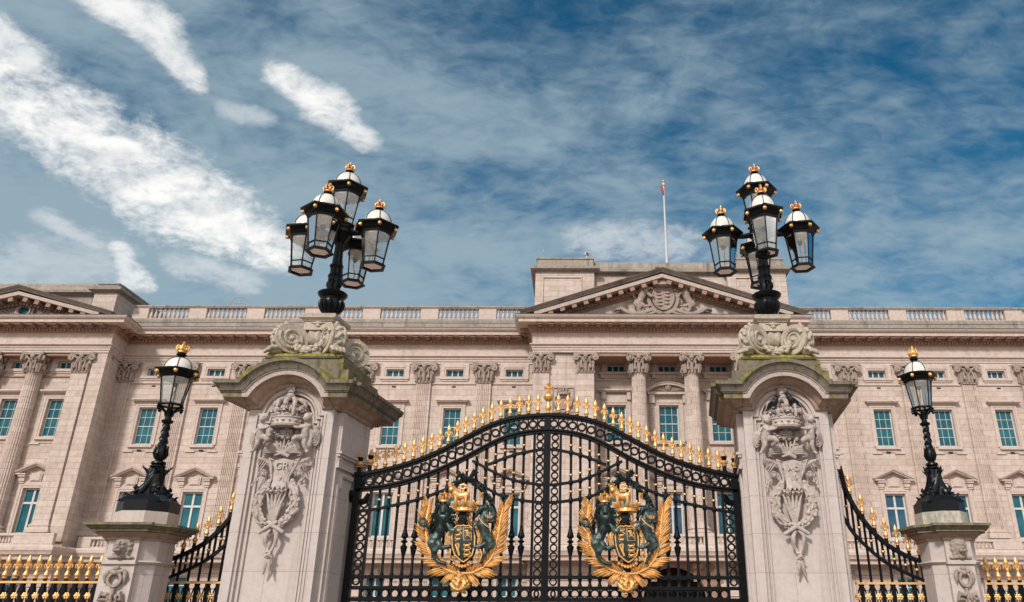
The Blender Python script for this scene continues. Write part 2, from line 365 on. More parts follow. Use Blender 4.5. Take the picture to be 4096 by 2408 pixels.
# ---------------------------------------------------------------- the palace
YW, YC, YR, YP = 55., 52.2, 54.3, 52.55        # planes: wings, centre block, portico wall, left pavilion
palace = empty('palace', (6.24,YW,0), 'long pale stone palace with sash windows, pilasters and a central pediment behind the gates', 'palace')
CX = 6.24
CL, CRt = atx(2140,1200,YC), atx(3151,1200,YC); CC = (CL+CRt)/2
ZA, ZT = 19.2, 21.62                            # bottom of the architrave, top of the cornice
ENT = [(0,19.2),(.06,19.2),(.06,19.37),(.11,19.37),(.11,19.54),(.16,19.54),(.16,19.66),(.30,19.74),(.30,19.80),(.10,19.84),(.10,20.56),(.2,20.62),(.3,20.72),(.34,20.72),(.34,20.86),(.42,20.92),(.45,21.15),(1.12,21.15),(1.12,21.36),(1.2,21.40),(1.34,21.54),(1.36,21.62)]
def P(m, name, mat, parent=None, ang=35): return m.obj(name, mat, parent or palace, ang)
def plan_walk(path, step, fn):
    for a, b in zip(path[:-1], path[1:]):
        dx, dy = b[0]-a[0], b[1]-a[1]; l = math.hypot(dx,dy); n = max(1,round(l/step))
        for i in range(n):
            t = (i+.5)/n; fn(a[0]+dx*t, a[1]+dy*t, dx/l, dy/l)
def obox(m, x, y, tx, ty, w, d0, d1, z0, z1):   # box on a wall with tangent t, from d0 to d1 outward
    nx, ny = ty, -tx
    q = [(x-tx*w/2+nx*d0, y-ty*w/2+ny*d0),(x+tx*w/2+nx*d0, y+ty*w/2+ny*d0),(x+tx*w/2+nx*d1, y+ty*w/2+ny*d1),(x-tx*w/2+nx*d1, y-ty*w/2+ny*d1)]
    m.extz(q, z0, z1)
def entablature(name, path):
    m = M(); m.plan(path, [p for p in ENT if p[1] <= 20.62]); o1 = P(m, 'architrave', ST['trim'])
    m = M(); m.plan(path, [(.2,20.62),(.3,20.72),(.34,20.72),(.34,20.86),(.42,20.92),(.45,21.149)])
    plan_walk(path, .26, lambda x,y,tx,ty: obox(m,x,y,tx,ty,.15,.33,.47,20.73,20.87))
    def mod(x,y,tx,ty):
        obox(m,x,y,tx,ty,.34,.44,1.0,21.02,21.149); obox(m,x,y,tx,ty,.30,.44,.78,20.93,21.02)
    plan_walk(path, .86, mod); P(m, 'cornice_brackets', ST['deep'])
    m = M(); m.plan(path, [(.3,21.15),(1.12,21.15),(1.12,21.36),(1.2,21.40),(1.34,21.54),(1.36,21.62)]); P(m, name, ST['trim'])
    m = M(); m.plan(path, [(.02,21.63),(1.385,21.625),(1.385,21.66),(.02,21.76)]); P(m, 'cornice_flashing', LEAD)
# plan of the front
PVX = atx(426,1438,YP); PVX2 = atx(493,1438,YW)
PVL = 2*atx(44,1450,YP)-PVX
far_r, far_l = 60., -75.
wingL = [(PVX2,YW),(CL+.1,YW)]; wingR = [(CRt-.1,YW),(far_r,YW)]
entablature('cornice', wingL); entablature('cornice', wingR)
entablature('cornice', [(CL-.15,YW),(CL,YC),(CRt,YC),(CRt+.15,YW)])
entablature('cornice', [(PVL-2,YW),(PVL,YP),(PVX,YP),(PVX2,YW)])
entablature('cornice', [(far_l,YW),(PVL-1.9,YW)])

def wall(name, x0, x1, z0, z1, y, holes, mat, dep=.34):
    """flat wall with openings (x0,x1,z0,z1) and their reveals"""
    xs = sorted({x0,x1}|{h[0] for h in holes}|{h[1] for h in holes}); zs = sorted({z0,z1}|{h[2] for h in holes}|{h[3] for h in holes})
    m = M()
    for a, b in zip(xs[:-1],xs[1:]):
        run = None
        for c, d in zip(zs[:-1],zs[1:]):
            mx, mz = (a+b)/2,(c+d)/2
            if any(h[0]<mx<h[1] and h[2]<mz<h[3] for h in holes): 
                if run: m.add([(a,y,run[0]),(b,y,run[0]),(b,y,run[1]),(a,y,run[1])],[[0,1,2,3]]); run = None
            else: run = (run[0] if run else c, d)
        if run: m.add([(a,y,run[0]),(b,y,run[0]),(b,y,run[1]),(a,y,run[1])],[[0,1,2,3]])
    for a,b,c,d in holes:
        m.add([(a,y,c),(b,y,c),(b,y,d),(a,y,d),(a,y+dep,c),(b,y+dep,c),(b,y+dep,d),(a,y+dep,d)],[[0,4,5,1],[1,5,6,2],[2,6,7,3],[3,7,4,0]])
    return P(m, name, mat, None, 0)

# --- window prototypes, origin at the bottom centre of the opening on the wall plane (y towards the room)
def win(kind):
    f, p, s = M(), M(), M()
    if kind == 'tall':
        w, h = 1.3, 2.75; t = .075
        for x in (-w/2, w/2-t): f.box(x,x+t,.2,.29,0,h)
        f.box(-w/2+t,w/2-t,.2,.29,0,.13); f.box(-w/2+t,w/2-t,.2,.29,h-t,h); f.box(-w/2+t,w/2-t,.19,.27,h/2-.03,h/2+.03)
        for k in (1,2):
            x = -w/2+w*k/3; f.box(x-.013,x+.013,.215,.25,.13,h/2-.03); f.box(x-.013,x+.013,.215,.25,h/2+.03,h-t)
        for z in (.13+(h/2-.16)/2, h/2+.03+(h/2-.1)/2): f.box(-w/2+t,w/2-t,.217,.248,z-.016,z+.016)
        s.elev([(-w/2,-.0),(-w/2,h),(w/2,h),(w/2,0)], [(0,0),(0,.05),(.14,.05),(.14,.08),(.3,.08),(.3,0)], 0)
        s.exty([(-1.0,h+.3),(1.0,h+.3),(1.0,h+.42),(-1.0,h+.42)],-.1,0)
        s.box(-1.14,1.14,-.30,0,h+.42,h+.5); s.box(-1.2,1.2,-.38,0,h+.5,h+.60)
        s.box(-.86,.86,-.2,.2,-.2,-.001); s.box(-1.15,-.45,-.09,0,-.52,-.42); s.box(.45,1.15,-.09,0,-.52,-.42); s.box(-1.0,1.0,-.05,0,-.42,-.2)
        s.box(-.12,.12,-.052,-.05,-.41,-.32)
    elif kind == 'attic':
        w, h = 1.3, .58; t = .06
        for x in (-w/2, w/2-t): f.box(x,x+t,.2,.29,0,h)
        f.box(-w/2+t,w/2-t,.2,.29,0,t); f.box(-w/2+t,w/2-t,.2,.29,h-t,h)
        for k in (1,2): x = -w/2+w*k/3; f.box(x-.04,x+.04,.21,.27,t,h-t)
        s.elev([(-w/2,0),(-w/2,h),(w/2,h),(w/2,0)], [(0,0),(0,.07),(.12,.07),(.12,.11),(.40,.11),(.44,.05),(.44,0)], 0)
        s.box(-1.07,1.07,-.13,0,-.2,-.002); s.box(-1.0,1.0,-.06,0,-.33,-.2)
    elif kind == 'porch':
        w, h = 1.3, .58; t = .06
        for x in (-w/2, w/2-t): f.box(x,x+t,.2,.29,0,h)
        f.box(-w/2+t,w/2-t,.2,.29,0,t); f.box(-w/2+t,w/2-t,.2,.29,h-t,h)
        for k in (1,2): x = -w/2+w*k/3; f.box(x-.04,x+.04,.21,.27,t,h-t)
        s.elev([(-w/2,0),(-w/2,h),(w/2,h),(w/2,0)], [(0,0),(0,.06),(.16,.06),(.16,.1),(.38,.1),(.38,0)], 0)
        s.box(-1.25,1.25,-.26,0,-.17,-.002); s.box(-1.12,-.82,-.2,0,-.46,-.17); s.box(.82,1.12,-.2,0,-.46,-.17); s.box(-.82,.82,-.04,0,-.46,-.17)
    elif kind == 'lower':
        w, h = 1.42, 3.05; t = .10
        for x in (-w/2, w/2-t): f.box(x,x+t,.2,.30,0,h)
        f.box(-w/2+t,w/2-t,.2,.3,0,.14); f.box(-w/2+t,w/2-t,.2,.3,h-t,h); f.box(-.07,.07,.19,.29,.14,h-t)
        f.box(-w/2+t,-.07,.19,.29,2.0,2.14); f.box(.07,w/2-t,.19,.29,2.0,2.14)
        s.elev([(-w/2,0),(-w/2,h),(w/2,h),(w/2,0)], [(0,0),(0,.05),(.14,.05),(.14,.08),(.30,.08),(.30,0)], 0)
        s.box(-1.05,1.05,-.06,0,h+.3,h+.42)
        for q in (-1,1):
            s.box(q*.9-.24,q*.9+.24,-.3,0,h+.72,h+.86); s.box(q*.9-.2,q*.9+.2,-.2,0,h+.44,h+.72); s.box(q*.9-.16,q*.9+.16,-.14,0,h+.30,h+.44)
        s.box(-.4,.4,-.1,0,h+.44,h+1.0); s.box(-.3,.3,-.14,0,h+.5,h+.95)
        z = h+.86
        s.elev([(-1.36,z),(0,z+.62),(1.36,z)], [(0,0),(0,.34),(.08,.36),(.1,.44),(.19,.47),(.21,0)], 0)
        for q in (-1,1): s.box(q*1.0-.36,q*1.0+.36,-.36,0,z-.001,z+.09)
    else:
        w, h = 1.35, 1.9; t = .09
        for x in (-w/2, w/2-t): f.box(x,x+t,.2,.30,0,h)
        f.box(-w/2+t,w/2-t,.2,.3,0,t); f.box(-w/2+t,w/2-t,.2,.3,h-t,h); f.box(-.05,.05,.2,.29,t,h-t)
        for z in (.65,1.3): f.box(-w/2+t,-.05,.21,.28,z-.03,z+.03); f.box(.05,w/2-t,.21,.28,z-.03,z+.03)
        s.elev([(-w/2,0),(-w/2,h),(w/2,h),(w/2,0)], [(0,0),(0,.06),(.22,.06),(.22,0)], 0); s.box(-.2,.2,-.16,0,h,h+.5)
    p.add([(-w/2+.03,.25,.03),(w/2-.03,.25,.03),(w/2-.03,.25,h-.03),(-w/2+.03,.25,h-.03)],[[0,1,2,3]])
    o = f.obj('window', WHITE, None, 30); p.obj('pane', PANE, o, 0); s.obj('surround', ST['trim'], o, 30)
    return o, w, h
PROTO = {k: win(k) for k in ('tall','attic','porch','lower','ground')}
used = set()
def window(kind, x, z, y, blue=False):
    o, w, h = PROTO[kind]
    d = dup(o, None, palace); d.location = (x-palace.location.x, y-palace.location.y, z)
    if blue:
        for c in d.children:
            if c.name.startswith('pane'): remat(c, PANEB)
    return (x-w/2, x+w/2, z, z+h)
bays = [CX+11.28+4.445*k for k in range(9)]; baysL = [CX-11.28-4.445*k for k in range(7)]
wing_holes = {}
for key, bs in (('R',bays),('L',baysL)):
    H = []
    for i, x in enumerate(bs):
        H.append(window('tall',x,13.07,YW)); H.append(window('attic',x,18.2,YW)); H.append(window('lower',x,6.72,YW, key=='R' and i in (1,2))); H.append(window('ground',x,2.3,YW))
    wing_holes[key] = H
wall('wing_wall', PVX2, CL+.5, 0, 19.3, YW, wing_holes['L'], ST['wall']); wall('wing_wall', CRt-.5, far_r, 0, 19.3, YW, wing_holes['R'], ST['wall'])

# --- capitals, pilasters, columns
def capital(w, h, flat=True):
    """leafy capital with corner volutes, a mask and pendants; origin at the bottom centre of its front"""
    m = M(); hw = w/2
    if flat: m.box(-hw*.72,hw*.72,-.02,.2,0,h*.8)
    else: m.lathe([(hw*.60,0),(hw*.58,h*.4),(hw*.70,h*.8)],0,0,20)
    # abacus with hollowed sides
    fronts = [0] if flat else [0,PI/2,PI,3*PI/2]
    if flat: m.extz([(-hw,.2),(-hw,-.12),(-hw*.86,-.22),(-hw*.4,-.10),(hw*.4,-.10),(hw*.86,-.22),(hw,-.12),(hw,.2)],h*.88,h)
    else:
        pts = []
        for a in fronts:
            for u in (-.95,-.45,.45,.95):
                v = 1. if abs(u) > .9 else .80
                pts.append((hw*(u*cos(a)+v*sin(a))*1., hw*(u*sin(a)-v*cos(a))))
        m.extz(pts, h*.88, h)
    def place(sub, a):
        y = -.04 if flat else -hw*.62
        m.join(sub.xf(lambda px,py,pz: ((px*cos(a)-(py+y)*sin(a)), (px*sin(a)+(py+y)*cos(a)), pz)))
    for a in fronts:
        s = M()
        for q in (-1,1):                       # volutes
            cx = q*hw*.80
            s.lathe([(h*.15,-.07),(h*.17,-.05),(h*.17,.05),(h*.15,.07)],0,0,14,mp=lambda x,y,z,cx=cx: (cx+x,-.12+z,h*.72+y))
            s.ball((cx,-.2,h*.72),h*.06,h*.05,h*.06,8,5)
            s.tube([(q*hw*.12,-.08,h*.46),(q*hw*.3,-.13,h*.66),(q*hw*.62,-.17,h*.84)],[.05,.07,.06],6)
            s.tube([(q*hw*.33,-.1,h*.60),(q*hw*.36,-.15,h*.36),(q*hw*.36,-.17,h*.20)],[.05,.055,.09],6); s.ball((q*hw*.36,-.18,h*.17),.1,.08,.07,8,5)
        s.ball((0,-.16,h*.80),h*.12,h*.10,h*.15,10,6); s.ball((0,-.24,h*.76),.04,.05,.08,6,4); s.ball((0,-.2,h*.63),.09,.06,.05,8,4)
        for x, hh, r in ((-.5,.42,.12),(0,.5,.13),(.5,.42,.12)):
            s.tube([(x*hw*1.1,-.02,0),(x*hw*1.15,-.06,h*hh*.6),(x*hw*1.2,-.13,h*hh),(x*hw*1.2,-.19,h*hh*.88)],[r*.7,r,r*.75,r*.4],7)
        for x in (-.27,.27): s.tube([(x*hw,-.02,0),(x*hw,-.07,h*.22),(x*hw,-.13,h*.27)],[.08,.1,.06],6)
        place(s, a)
    return m
def pilaster(x, y, w=1.06, zb=6.75, fl=True, base=True, capw=1.9, d=.2, mat=None):
    m = M(); hw = w/2
    if fl:
        poly = [(hw,0),(hw,-d)]; n = 7; u = w*.86/n
        for i in range(n):
            x0 = hw*.86-u*i
            poly += [(x0-u*.12,-d),(x0-u*.25,-d+.055),(x0-u*.75,-d+.055),(x0-u*.88,-d)]
        poly += [(-hw,-d),(-hw,0)]
    else: poly = [(hw,0),(hw,-d),(-hw,-d),(-hw,0)]
    m.extz([(x+a,y+b) for a,b in poly], zb+.55, 17.75)
    o = P(m, 'pilaster', mat or ST['wall'], None, 20)
    b = M(); b.box(x-hw*1.35,x+hw*1.35,y-d-.2,y,zb,zb+.2)
    for z0, z1, e in ((.2,.32,.15),(.32,.42,.07),(.42,.5,.11),(.5,.56,.04)): b.box(x-hw-e,x+hw+e,y-d-e,y,zb+z0,zb+z1)
    b.obj('base', ST['trim'], o); 
    c = M(); c.box(x-hw-.06,x+hw+.06,y-d-.06,y,17.7,17.8); c.join(capital(capw,1.4).xf(lambda a,b,q: (a+x, b+y-d, q+17.8))); c.obj('capital', ST['carve'], o)
    return o
def column(x, y, r0=.585, r1=.50, zb=6.6):
    m = M(); z0, z1 = zb+.62, 17.7; pr = [(r0*1.08,z0),(r0,z0+.12)]
    for k in range(1,9): t = k/8; pr.append((r0-(r0-r1)*t**1.6, z0+.12+(z1-z0-.2)*t))
    pr += [(r1*1.06,z1-.02),(r1*1.06,z1+.06)]
    m.lathe(pr, x, y, 48, 0, .07); o = P(m, 'column', ST['wall'], None, 25)
    b = M(); b.box(x-r0*1.5,x+r0*1.5,y-r0*1.5,y+r0*1.5,zb,zb+.18); b.lathe([(r0*1.42,zb+.18),(r0*1.48,zb+.25),(r0*1.42,zb+.33),(r0*1.2,zb+.38),(r0*1.2,zb+.44),(r0*1.3,zb+.5),(r0*1.28,zb+.56),(r0*1.1,zb+.62)],x,y,32)
    b.obj('base', ST['trim'], o)
    c = capital(1.62,1.45,False).xf(lambda a,bb,q: (a+x, bb+y, q+17.75)); c.obj('capital', ST['carve'], o); return o
for k in range(9): pilaster(CX+13.6+4.445*k-.12, YW)
for k in range(7): pilaster(CX-13.6-4.445*k+.1, YW)
# string courses of the wings
for x0, x1 in ((PVX2,CL+.3),(CRt-.3,far_r)):
    m = M(); m.box(x0,x1,YW-.09,YW,17.62,17.71); P(m,'string_course',ST['trim'])
for bs in (bays,baysL):
    m = M()
    for x in bs: m.box(x-.14,x+.14,YW-.012,YW-.004,17.38,17.5); m.box(x-.16,x+.16,YW-.064,YW-.056,12.60,12.72)
    P(m,'vent_slots',BLANK,None,0)
# ground floor banding and balcony of the wings
def balusters(m, x0, x1, y, z0, z1, n, r):
    h = z1-z0
    for i in range(n):
        x = x0+(x1-x0)*(i+.5)/n
        m.box(x-r,x+r,y-r,y+r,z0,z0+h*.1); m.box(x-r*.95,x+r*.95,y-r*.95,y+r*.95,z1-h*.1,z1)
        m.lathe([(r*.6,z0+h*.1),(r*.95,z0+h*.2),(r*1.05,z0+h*.32),(r*.8,z0+h*.48),(r*.48,z0+h*.7),(r*.75,z0+h*.75),(r*.5,z0+h*.8),(r*.75,z0+h*.9)],x,y,10)
def balcony(x0, x1, yb, yf, bs, half=1.0):
    m = M(); m.plan([(x0,yb),(x0+.001,yf),(x1-.001,yf),(x1,yb)], [(0,4.95),(.1,5.0),(.12,5.2),(.3,5.3),(.34,5.45),(.42,5.55),(.42,5.75),(.30,5.86),(0,5.87)])
    m.box(x0,x1,yf,yb,5.55,5.86); P(m,'balcony_floor',ST['trim'])
    m = M(); yc = yf+.18
    m.box(x0,x1,yf+.02,yf+.34,6.46,6.62); m.box(x0,x1,yf+.05,yf+.31,5.871,5.96)
    edges = [x0]+[e for x in bs for e in (x-half,x+half)]+[x1]
    for a, b in zip(edges[::2], edges[1::2]):
        if b > a: m.box(a,b,yf+.03,yf+.33,5.96,6.459)
    P(m,'balcony_rail',ST['trim'])
    for x in bs:
        b = M(); balusters(b, x-half, x+half, yc, 5.961, 6.459, 9, .085); P(b,'balcony_balusters',ST['trim'],None,40)
balcony(PVX2+.6, CL-.02, YW, YW-1.15, sorted(baysL)[0:], 1.25) ; balcony(CRt+.6, far_r, YW, YW-1.15, bays, 1.25)
def bands(x0, x1, y, holes, zs=(.5,.98,1.46,1.94,2.42,2.9,3.38,3.86,4.34,4.75), mat='wall'):
    m = M()
    for a, b in zip(zs[:-1], zs[1:]):
        cut = sorted([(h[0],h[1]) for h in holes if h[2] < b and h[3]+.3 > a]); c = x0
        for u, v in cut:
            if u-.24 > c: m.box(c,u-.24,y-.09,y-.001,a+.03,b-.03)
            c = max(c, v+.24)
        if x1 > c: m.box(c,x1,y-.09,y-.001,a+.03,b-.03)
    P(m,'rusticated_courses',ST[mat],None,30)
bands(PVX2,CL+.1,YW,[h for h in wing_holes['L'] if h[3] < 5]); bands(CRt-.1,far_r,YW,[h for h in wing_holes['R'] if h[3] < 5])

# --- roof balustrade of the wings
def parapet(x0, x1, bs, solid=()):
    y = YW-.1
    m = M(); m.box(x0,x1,y-.16,y+.6,21.66,22.40); m.box(x0,x1,y-.20,y+.36,22.40,22.60); m.box(x0,x1,y-.12,y+.28,22.601,22.73); P(m,'parapet_plinth',ST['roof'])
    m = M(); m.box(x0,x1,y-.14,y+.30,23.60,23.68); m.box(x0,x1,y-.18,y+.34,23.681,23.80); P(m,'parapet_rail',ST['roof'])
    c = x0
    for x in list(bs)+[1e3]:
        b = min(x-1.55,x1)
        if b > c: P(M().box(c,b,y-.10,y+.26,22.731,23.599),'parapet_pedestal',ST['trim'])
        c = x+1.55
    for x in bs:
        b = M(); balusters(b, x-1.55, x+1.55, y+.08, 22.731, 23.599, 9, .125); P(b,'roof_balustrade',ST['trim'],None,40)
parapet(CRt+.02, far_r, bays); parapet(PVX2, CL-.02, sorted(baysL))
m = M(); m.box(-27.8,-22.9,YW+1.4,YW+2.2,21.7,23.5); P(m,'rooftop_wall',ST['trim'])
# body and roof behind the front
m = M(); m.box(far_l,far_r,YW+.9,YW+24,0,21.75); P(m,'rear_block',ST['wall'],None,0)

# --- centre block
KX = .15
rx = lambda x, y, Y=YR: atx(x, y, Y)
holesC = []
cwx = [rx(2463,1478), rx(2668,1478), rx(2874,1478)]
for x in cwx: holesC.append(window('porch', x, atz(1492,YR), YR))
ct = [rx(2468,1700), rx(2676,1700), rx(2884,1700)]
sp = (cwx[2]-cwx[0])/2; PCX = cwx[1]
def big_window(x, z, w, h, y, seg):
    f, p, s = M(), M(), M(); t = .08
    for q in (-w/2, w/2-t): f.box(q,q+t,.2,.29,0,h)
    f.box(-w/2+t,w/2-t,.2,.29,0,.13); f.box(-w/2+t,w/2-t,.2,.29,h-t,h); f.box(-w/2+t,w/2-t,.19,.27,h*.5-.03,h*.5+.03)
    for k in (1,2): q = -w/2+w*k/3; f.box(q-.016,q+.016,.215,.25,.13,h-t)
    for q in (.27,.75): f.box(-w/2+t,w/2-t,.217,.248,h*q-.016,h*q+.016)
    p.add([(-w/2+.03,.25,.03),(w/2-.03,.25,.03),(w/2-.03,.25,h-.03),(-w/2+.03,.25,h-.03)],[[0,1,2,3]])
    s.elev([(-w/2,0),(-w/2,h),(w/2,h),(w/2,0)], [(0,0),(0,.06),(.16,.06),(.16,.1),(.34,.1),(.34,0)], 0)
    s.box(-w/2-.3,w/2+.3,-.2,.2,-.2,-.001)
    if seg:
        for q in (-1,1):
            s.box(q*(w/2+.5)-.14,q*(w/2+.5)+.14,-.16,0,.0,h+.1); s.box(q*(w/2+.5)-.2,q*(w/2+.5)+.2,-.34,0,h+.1,h+.72)
            for k in range(12): s.ball((q*(w/2+.5),-.17,.2+h*k/12),.09,.06,.1,8,5)
        s.box(-w/2-.3,w/2+.3,-.06,0,h+.35,h+.72); s.box(-w/2-.78,w/2+.78,-.44,0,h+.72,h+.88)
        n = 12; a0 = 1.08; rr = (w/2+.78)/sin(a0); pts = [(rr*sin(-a0+2*a0*i/n), h+.88+rr*(cos(-a0+2*a0*i/n)-cos(a0))*.62) for i in range(n+1)]
        s.elev(pts,[(0,0),(0,.42),(.1,.44),(.16,.5),(.2,.5),(.22,0)],0); s.exty([pts[0]]+pts[1:-1]+[pts[-1]],-.1,0)
    else:
        s.box(-w/2-.3,w/2+.3,-.06,0,h+.34,h+.80)
        for q in (-1,1): s.box(q*(w/2+.2)-.14,q*(w/2+.2)+.14,-.26,0,h+.36,h+.92)
        s.box(-w/2-.5,w/2+.5,-.3,0,h+.92,h+1.0); s.box(-w/2-.6,w/2+.6,-.4,0,h+1.0,h+1.12)
    o = f.obj('window', WHITE, None, 30); p.obj('pane', PANE, o, 0); s.obj('surround', ST['trim'], o, 30)
    if seg:
        c = M(); c.ball((0,-.2,h+1.3),.26,.14,.3,12,8); c.ball((0,-.26,h+1.3),.16,.12,.2,12,8)
        for q in (-1,1):
            for k in range(4): c.tube([(q*(.22+.1*k),-.14,h+1.0+.02*k),(q*(.4+.16*k),-.2,h+1.32-.06*k),(q*(.55+.19*k),-.16,h+1.12-.02*k)],[.05,.07,.03],6)
            c.ball((q*.34,-.2,h+1.52),.1,.08,.08,8,5)
        c.obj('cartouche', ST['carve'], o)
    o.parent = palace; o.location = (x-palace.location.x, y-palace.location.y, z); return (x-w/2,x+w/2,z,z+h)
zt, zb_ = atz(1622,YR), atz(1768,YR)
for i, x in enumerate((PCX-sp, PCX, PCX+sp)): holesC.append(big_window(x, zb_, 1.42, zt-zb_, YR, i == 1))
for i, x in enumerate((PCX-sp, PCX, PCX+sp)): holesC.append(window('lower', x, 6.7, YR, i == 1))
PL, PRr = atx(2343,1450,YC)+.55, atx(2972,1450,YC)-.55
wall('portico_wall', PL-.6, PRr+.6, 6.2, 19.6, YR, holesC, ST['wall'])
m = M(); zs_ = atz(1522,YR); m.box(PL,PRr,YR-.1,YR,zs_-.05,zs_+.05); z2 = atz(1560,YR); P(m,'string_course',ST['trim'])
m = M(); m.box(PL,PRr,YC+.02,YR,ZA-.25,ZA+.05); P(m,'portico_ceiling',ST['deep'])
for x in (2553,2762): column(atx(x,1450,YC+.62), YC+.62)
# solid piers at each side of the portico
for a, b in ((CL+.02,PL),(PRr,CRt-.02)):
    hs = []
    m = M(); m.box(a,b,YC+.16,YR+.4,6.2,ZA+.1); P(m,'portico_pier',ST['wall'],None,0)
for x in (2165,2343,2972,3150): pilaster(atx(x,1450,YC), YC+.16, 1.18, 6.75, False, True, 1.75, .16)
for a in (2253,3062):                          # carved royal cipher and crown on the blank walls
    x = atx(a,1560,YC); z = atz(1600,YC); y = YC+.16
    m = M(); m.elev([(x-.78,z-.9),(x-.78,z+.95),(x+.78,z+.95),(x+.78,z-.9)],[(0,0),(0,.07),(-.1,.07),(-.1,0)],y,closed=True)
    m.ball((x,y,z-.2),.42,.14,.5,14,8); m.ring(x,z-.2,.36,.5,y-.2,y,24)
    m.tube([(x-.5,y-.1,z-.7),(x,y-.16,z-.9),(x+.5,y-.1,z-.7)],[.06,.12,.06],7)
    for q in (-1,1): m.tube([(x+q*.1,y-.1,z-.85),(x+q*.55,y-.14,z-.4),(x+q*.62,y-.12,z+.1),(x+q*.5,y-.1,z+.3)],[.08,.11,.1,.04],7)
    m.lathe([(.42,z+.32),(.45,z+.36),(.42,z+.46)],x,y,16)
    for k in range(-2,3): m.ball((x+k*.2,y-.22+abs(k)*.07,z+.56),.09,.08,.11,8,5); m.tube([(x+k*.2,y-.2+abs(k)*.07,z+.6),(x+k*.16,y-.2,z+.8),(x,y-.16,z+.86)],.05,6)
    m.ball((x,y-.14,z+.92),.09,.09,.09,8,5)
    P(m,'cipher_relief',ST['carve'])
# pediments
def pediment(cx, y, hw, zb, za, front, tmat=None):
    """raking cornice over a triangular field: cx centre, hw half width at the cornice edge, za apex"""
    path = [(cx-hw,zb),(cx,za),(cx+hw,zb)]
    m = M(); m.elev(path,[(-.02,.0),(-.02,1.14),(.10,1.2),(.2,1.33),(.26,1.36),(.28,0)],y); P(m,'raking_cornice',ST['rake'])
    m = M(); m.elev([(cx-hw+1.0,zb-.02),(cx,za-.43),(cx+hw-1.0,zb-.02)],[(0,0),(0,1.08),(.24,1.14),(.28,0)],y); P(m,'raking_fascia',ST['trim'])
    m = M(); m.elev([(cx-hw+1.9,zb-.0),(cx,za-.86),(cx+hw-1.9,zb-.0)],[(-.18,0),(-.18,.12),(-.06,.16),(.0,.34),(.13,.36),(.2,.5),(.22,0)],y)
    for q in (-1,1):
        L_ = math.hypot(hw-1.5,za-.62-zb); n = round(L_/.95)
        for i in range(n):
            t = (i+.8)/(n+.4); px_, pz_ = cx+q*(hw-1.45)*(1-t), zb+.02+(za-.66-zb)*t; dx, dz = -q*(hw-1.5)/L_, (za-.62-zb)/L_
            a = [(px_+dx*u+ -dz*v*(-q), pz_+dz*u+abs(dx)*v) for u, v in ((-.17,-.16),(.17,-.16),(.17,.14),(-.17,.14))]
            m.exty(a, y-1.02, y-.3)
        n = round(L_/.3)
        for i in range(n):
            t = (i+.5)/n; px_, pz_ = cx+q*(hw-2.0)*(1-t), zb+(za-.92-zb)*t; m.box(px_-.08,px_+.08,y-.46,y-.3,pz_-.02,pz_+.13)
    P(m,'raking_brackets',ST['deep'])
    m = M(); m.exty([(cx-hw+1.2,zb-.1),(cx+hw-1.2,zb-.1),(cx,za-.3)],y+.0,y+.4); return P(m,'tympanum',ST['wall'],None,0)
ZPB = ZT+.06
pa = at(2640,1068,YC-1.3)
tips = (atx(2072,1261,YC-1.36), atx(3222,1266,YC-1.36)); pcx = CC; phw = (tips[1]-tips[0])/2
tymp = pediment(pcx, YC, phw, ZPB, pa[1]-.28, 1.3)
# centre attic block with its two towers
YA = YC+.9
def attic(x0, x1, y, towers, ztop, zled, panel=True, zb=21.7):
    m = M(); md = .0 if panel else .32; m.box(x0+.07,x1-.07,y+.55,y+9,zb,ztop-.25+md); P(m,'attic_block',ST['roof' if not panel else 'wall'],None,0)
    m = M(); m.plan([(towers[0][1]-.3,y+.5),(towers[1][0]+.3,y+.5)],[(0,zled-.42),(.12,zled-.3),(.34,zled-.24),(.36,zled-.05),(.1,zled),(.06,zled+.02),(.06,ztop-.2+md),(0,ztop-.2+md)]); P(m,'attic_cornice',ST['roof'])
    for a, b in towers:
        m = M(); m.box(a,b,y,y+8,zb,zled-.4)
        if panel: m.elev([(a+.5,zled-3.6),(a+.5,zled-.75),(b-.9,zled-.75),(b-.9,zled-3.6)],[(0,0),(0,.05),(-.12,.09),(-.12,0)],y,closed=True); m.box(a-.05,b+.05,y-.05,y+8,zled-4.15,zled-4.0)
        P(m,'attic_tower',ST['wall'],None,20)
        m = M(); m.plan([(a,y+8),(a+.001,y),(b-.001,y),(b,y+8)],[(0,zled-.42),(.12,zled-.3),(.38,zled-.22),(.42,zled-.02),(.12,zled+.05),(-.08,zled+.06),(-.08,ztop-.1),(-.02,ztop-.1),(-.02,ztop),(-min(3,(b-a)/2-.1),ztop)]); P(m,'tower_cornice',ST['roof'])
ax0, ax1 = atx(2140,1180,YA), atx(3151,1180,YA)
tw = atx(2377,1180,YA)-ax0
attic(ax0, ax1, YA, ((ax0,ax0+tw),(ax1-tw,ax1)), atz(1032,YA), atz(1072,YA))
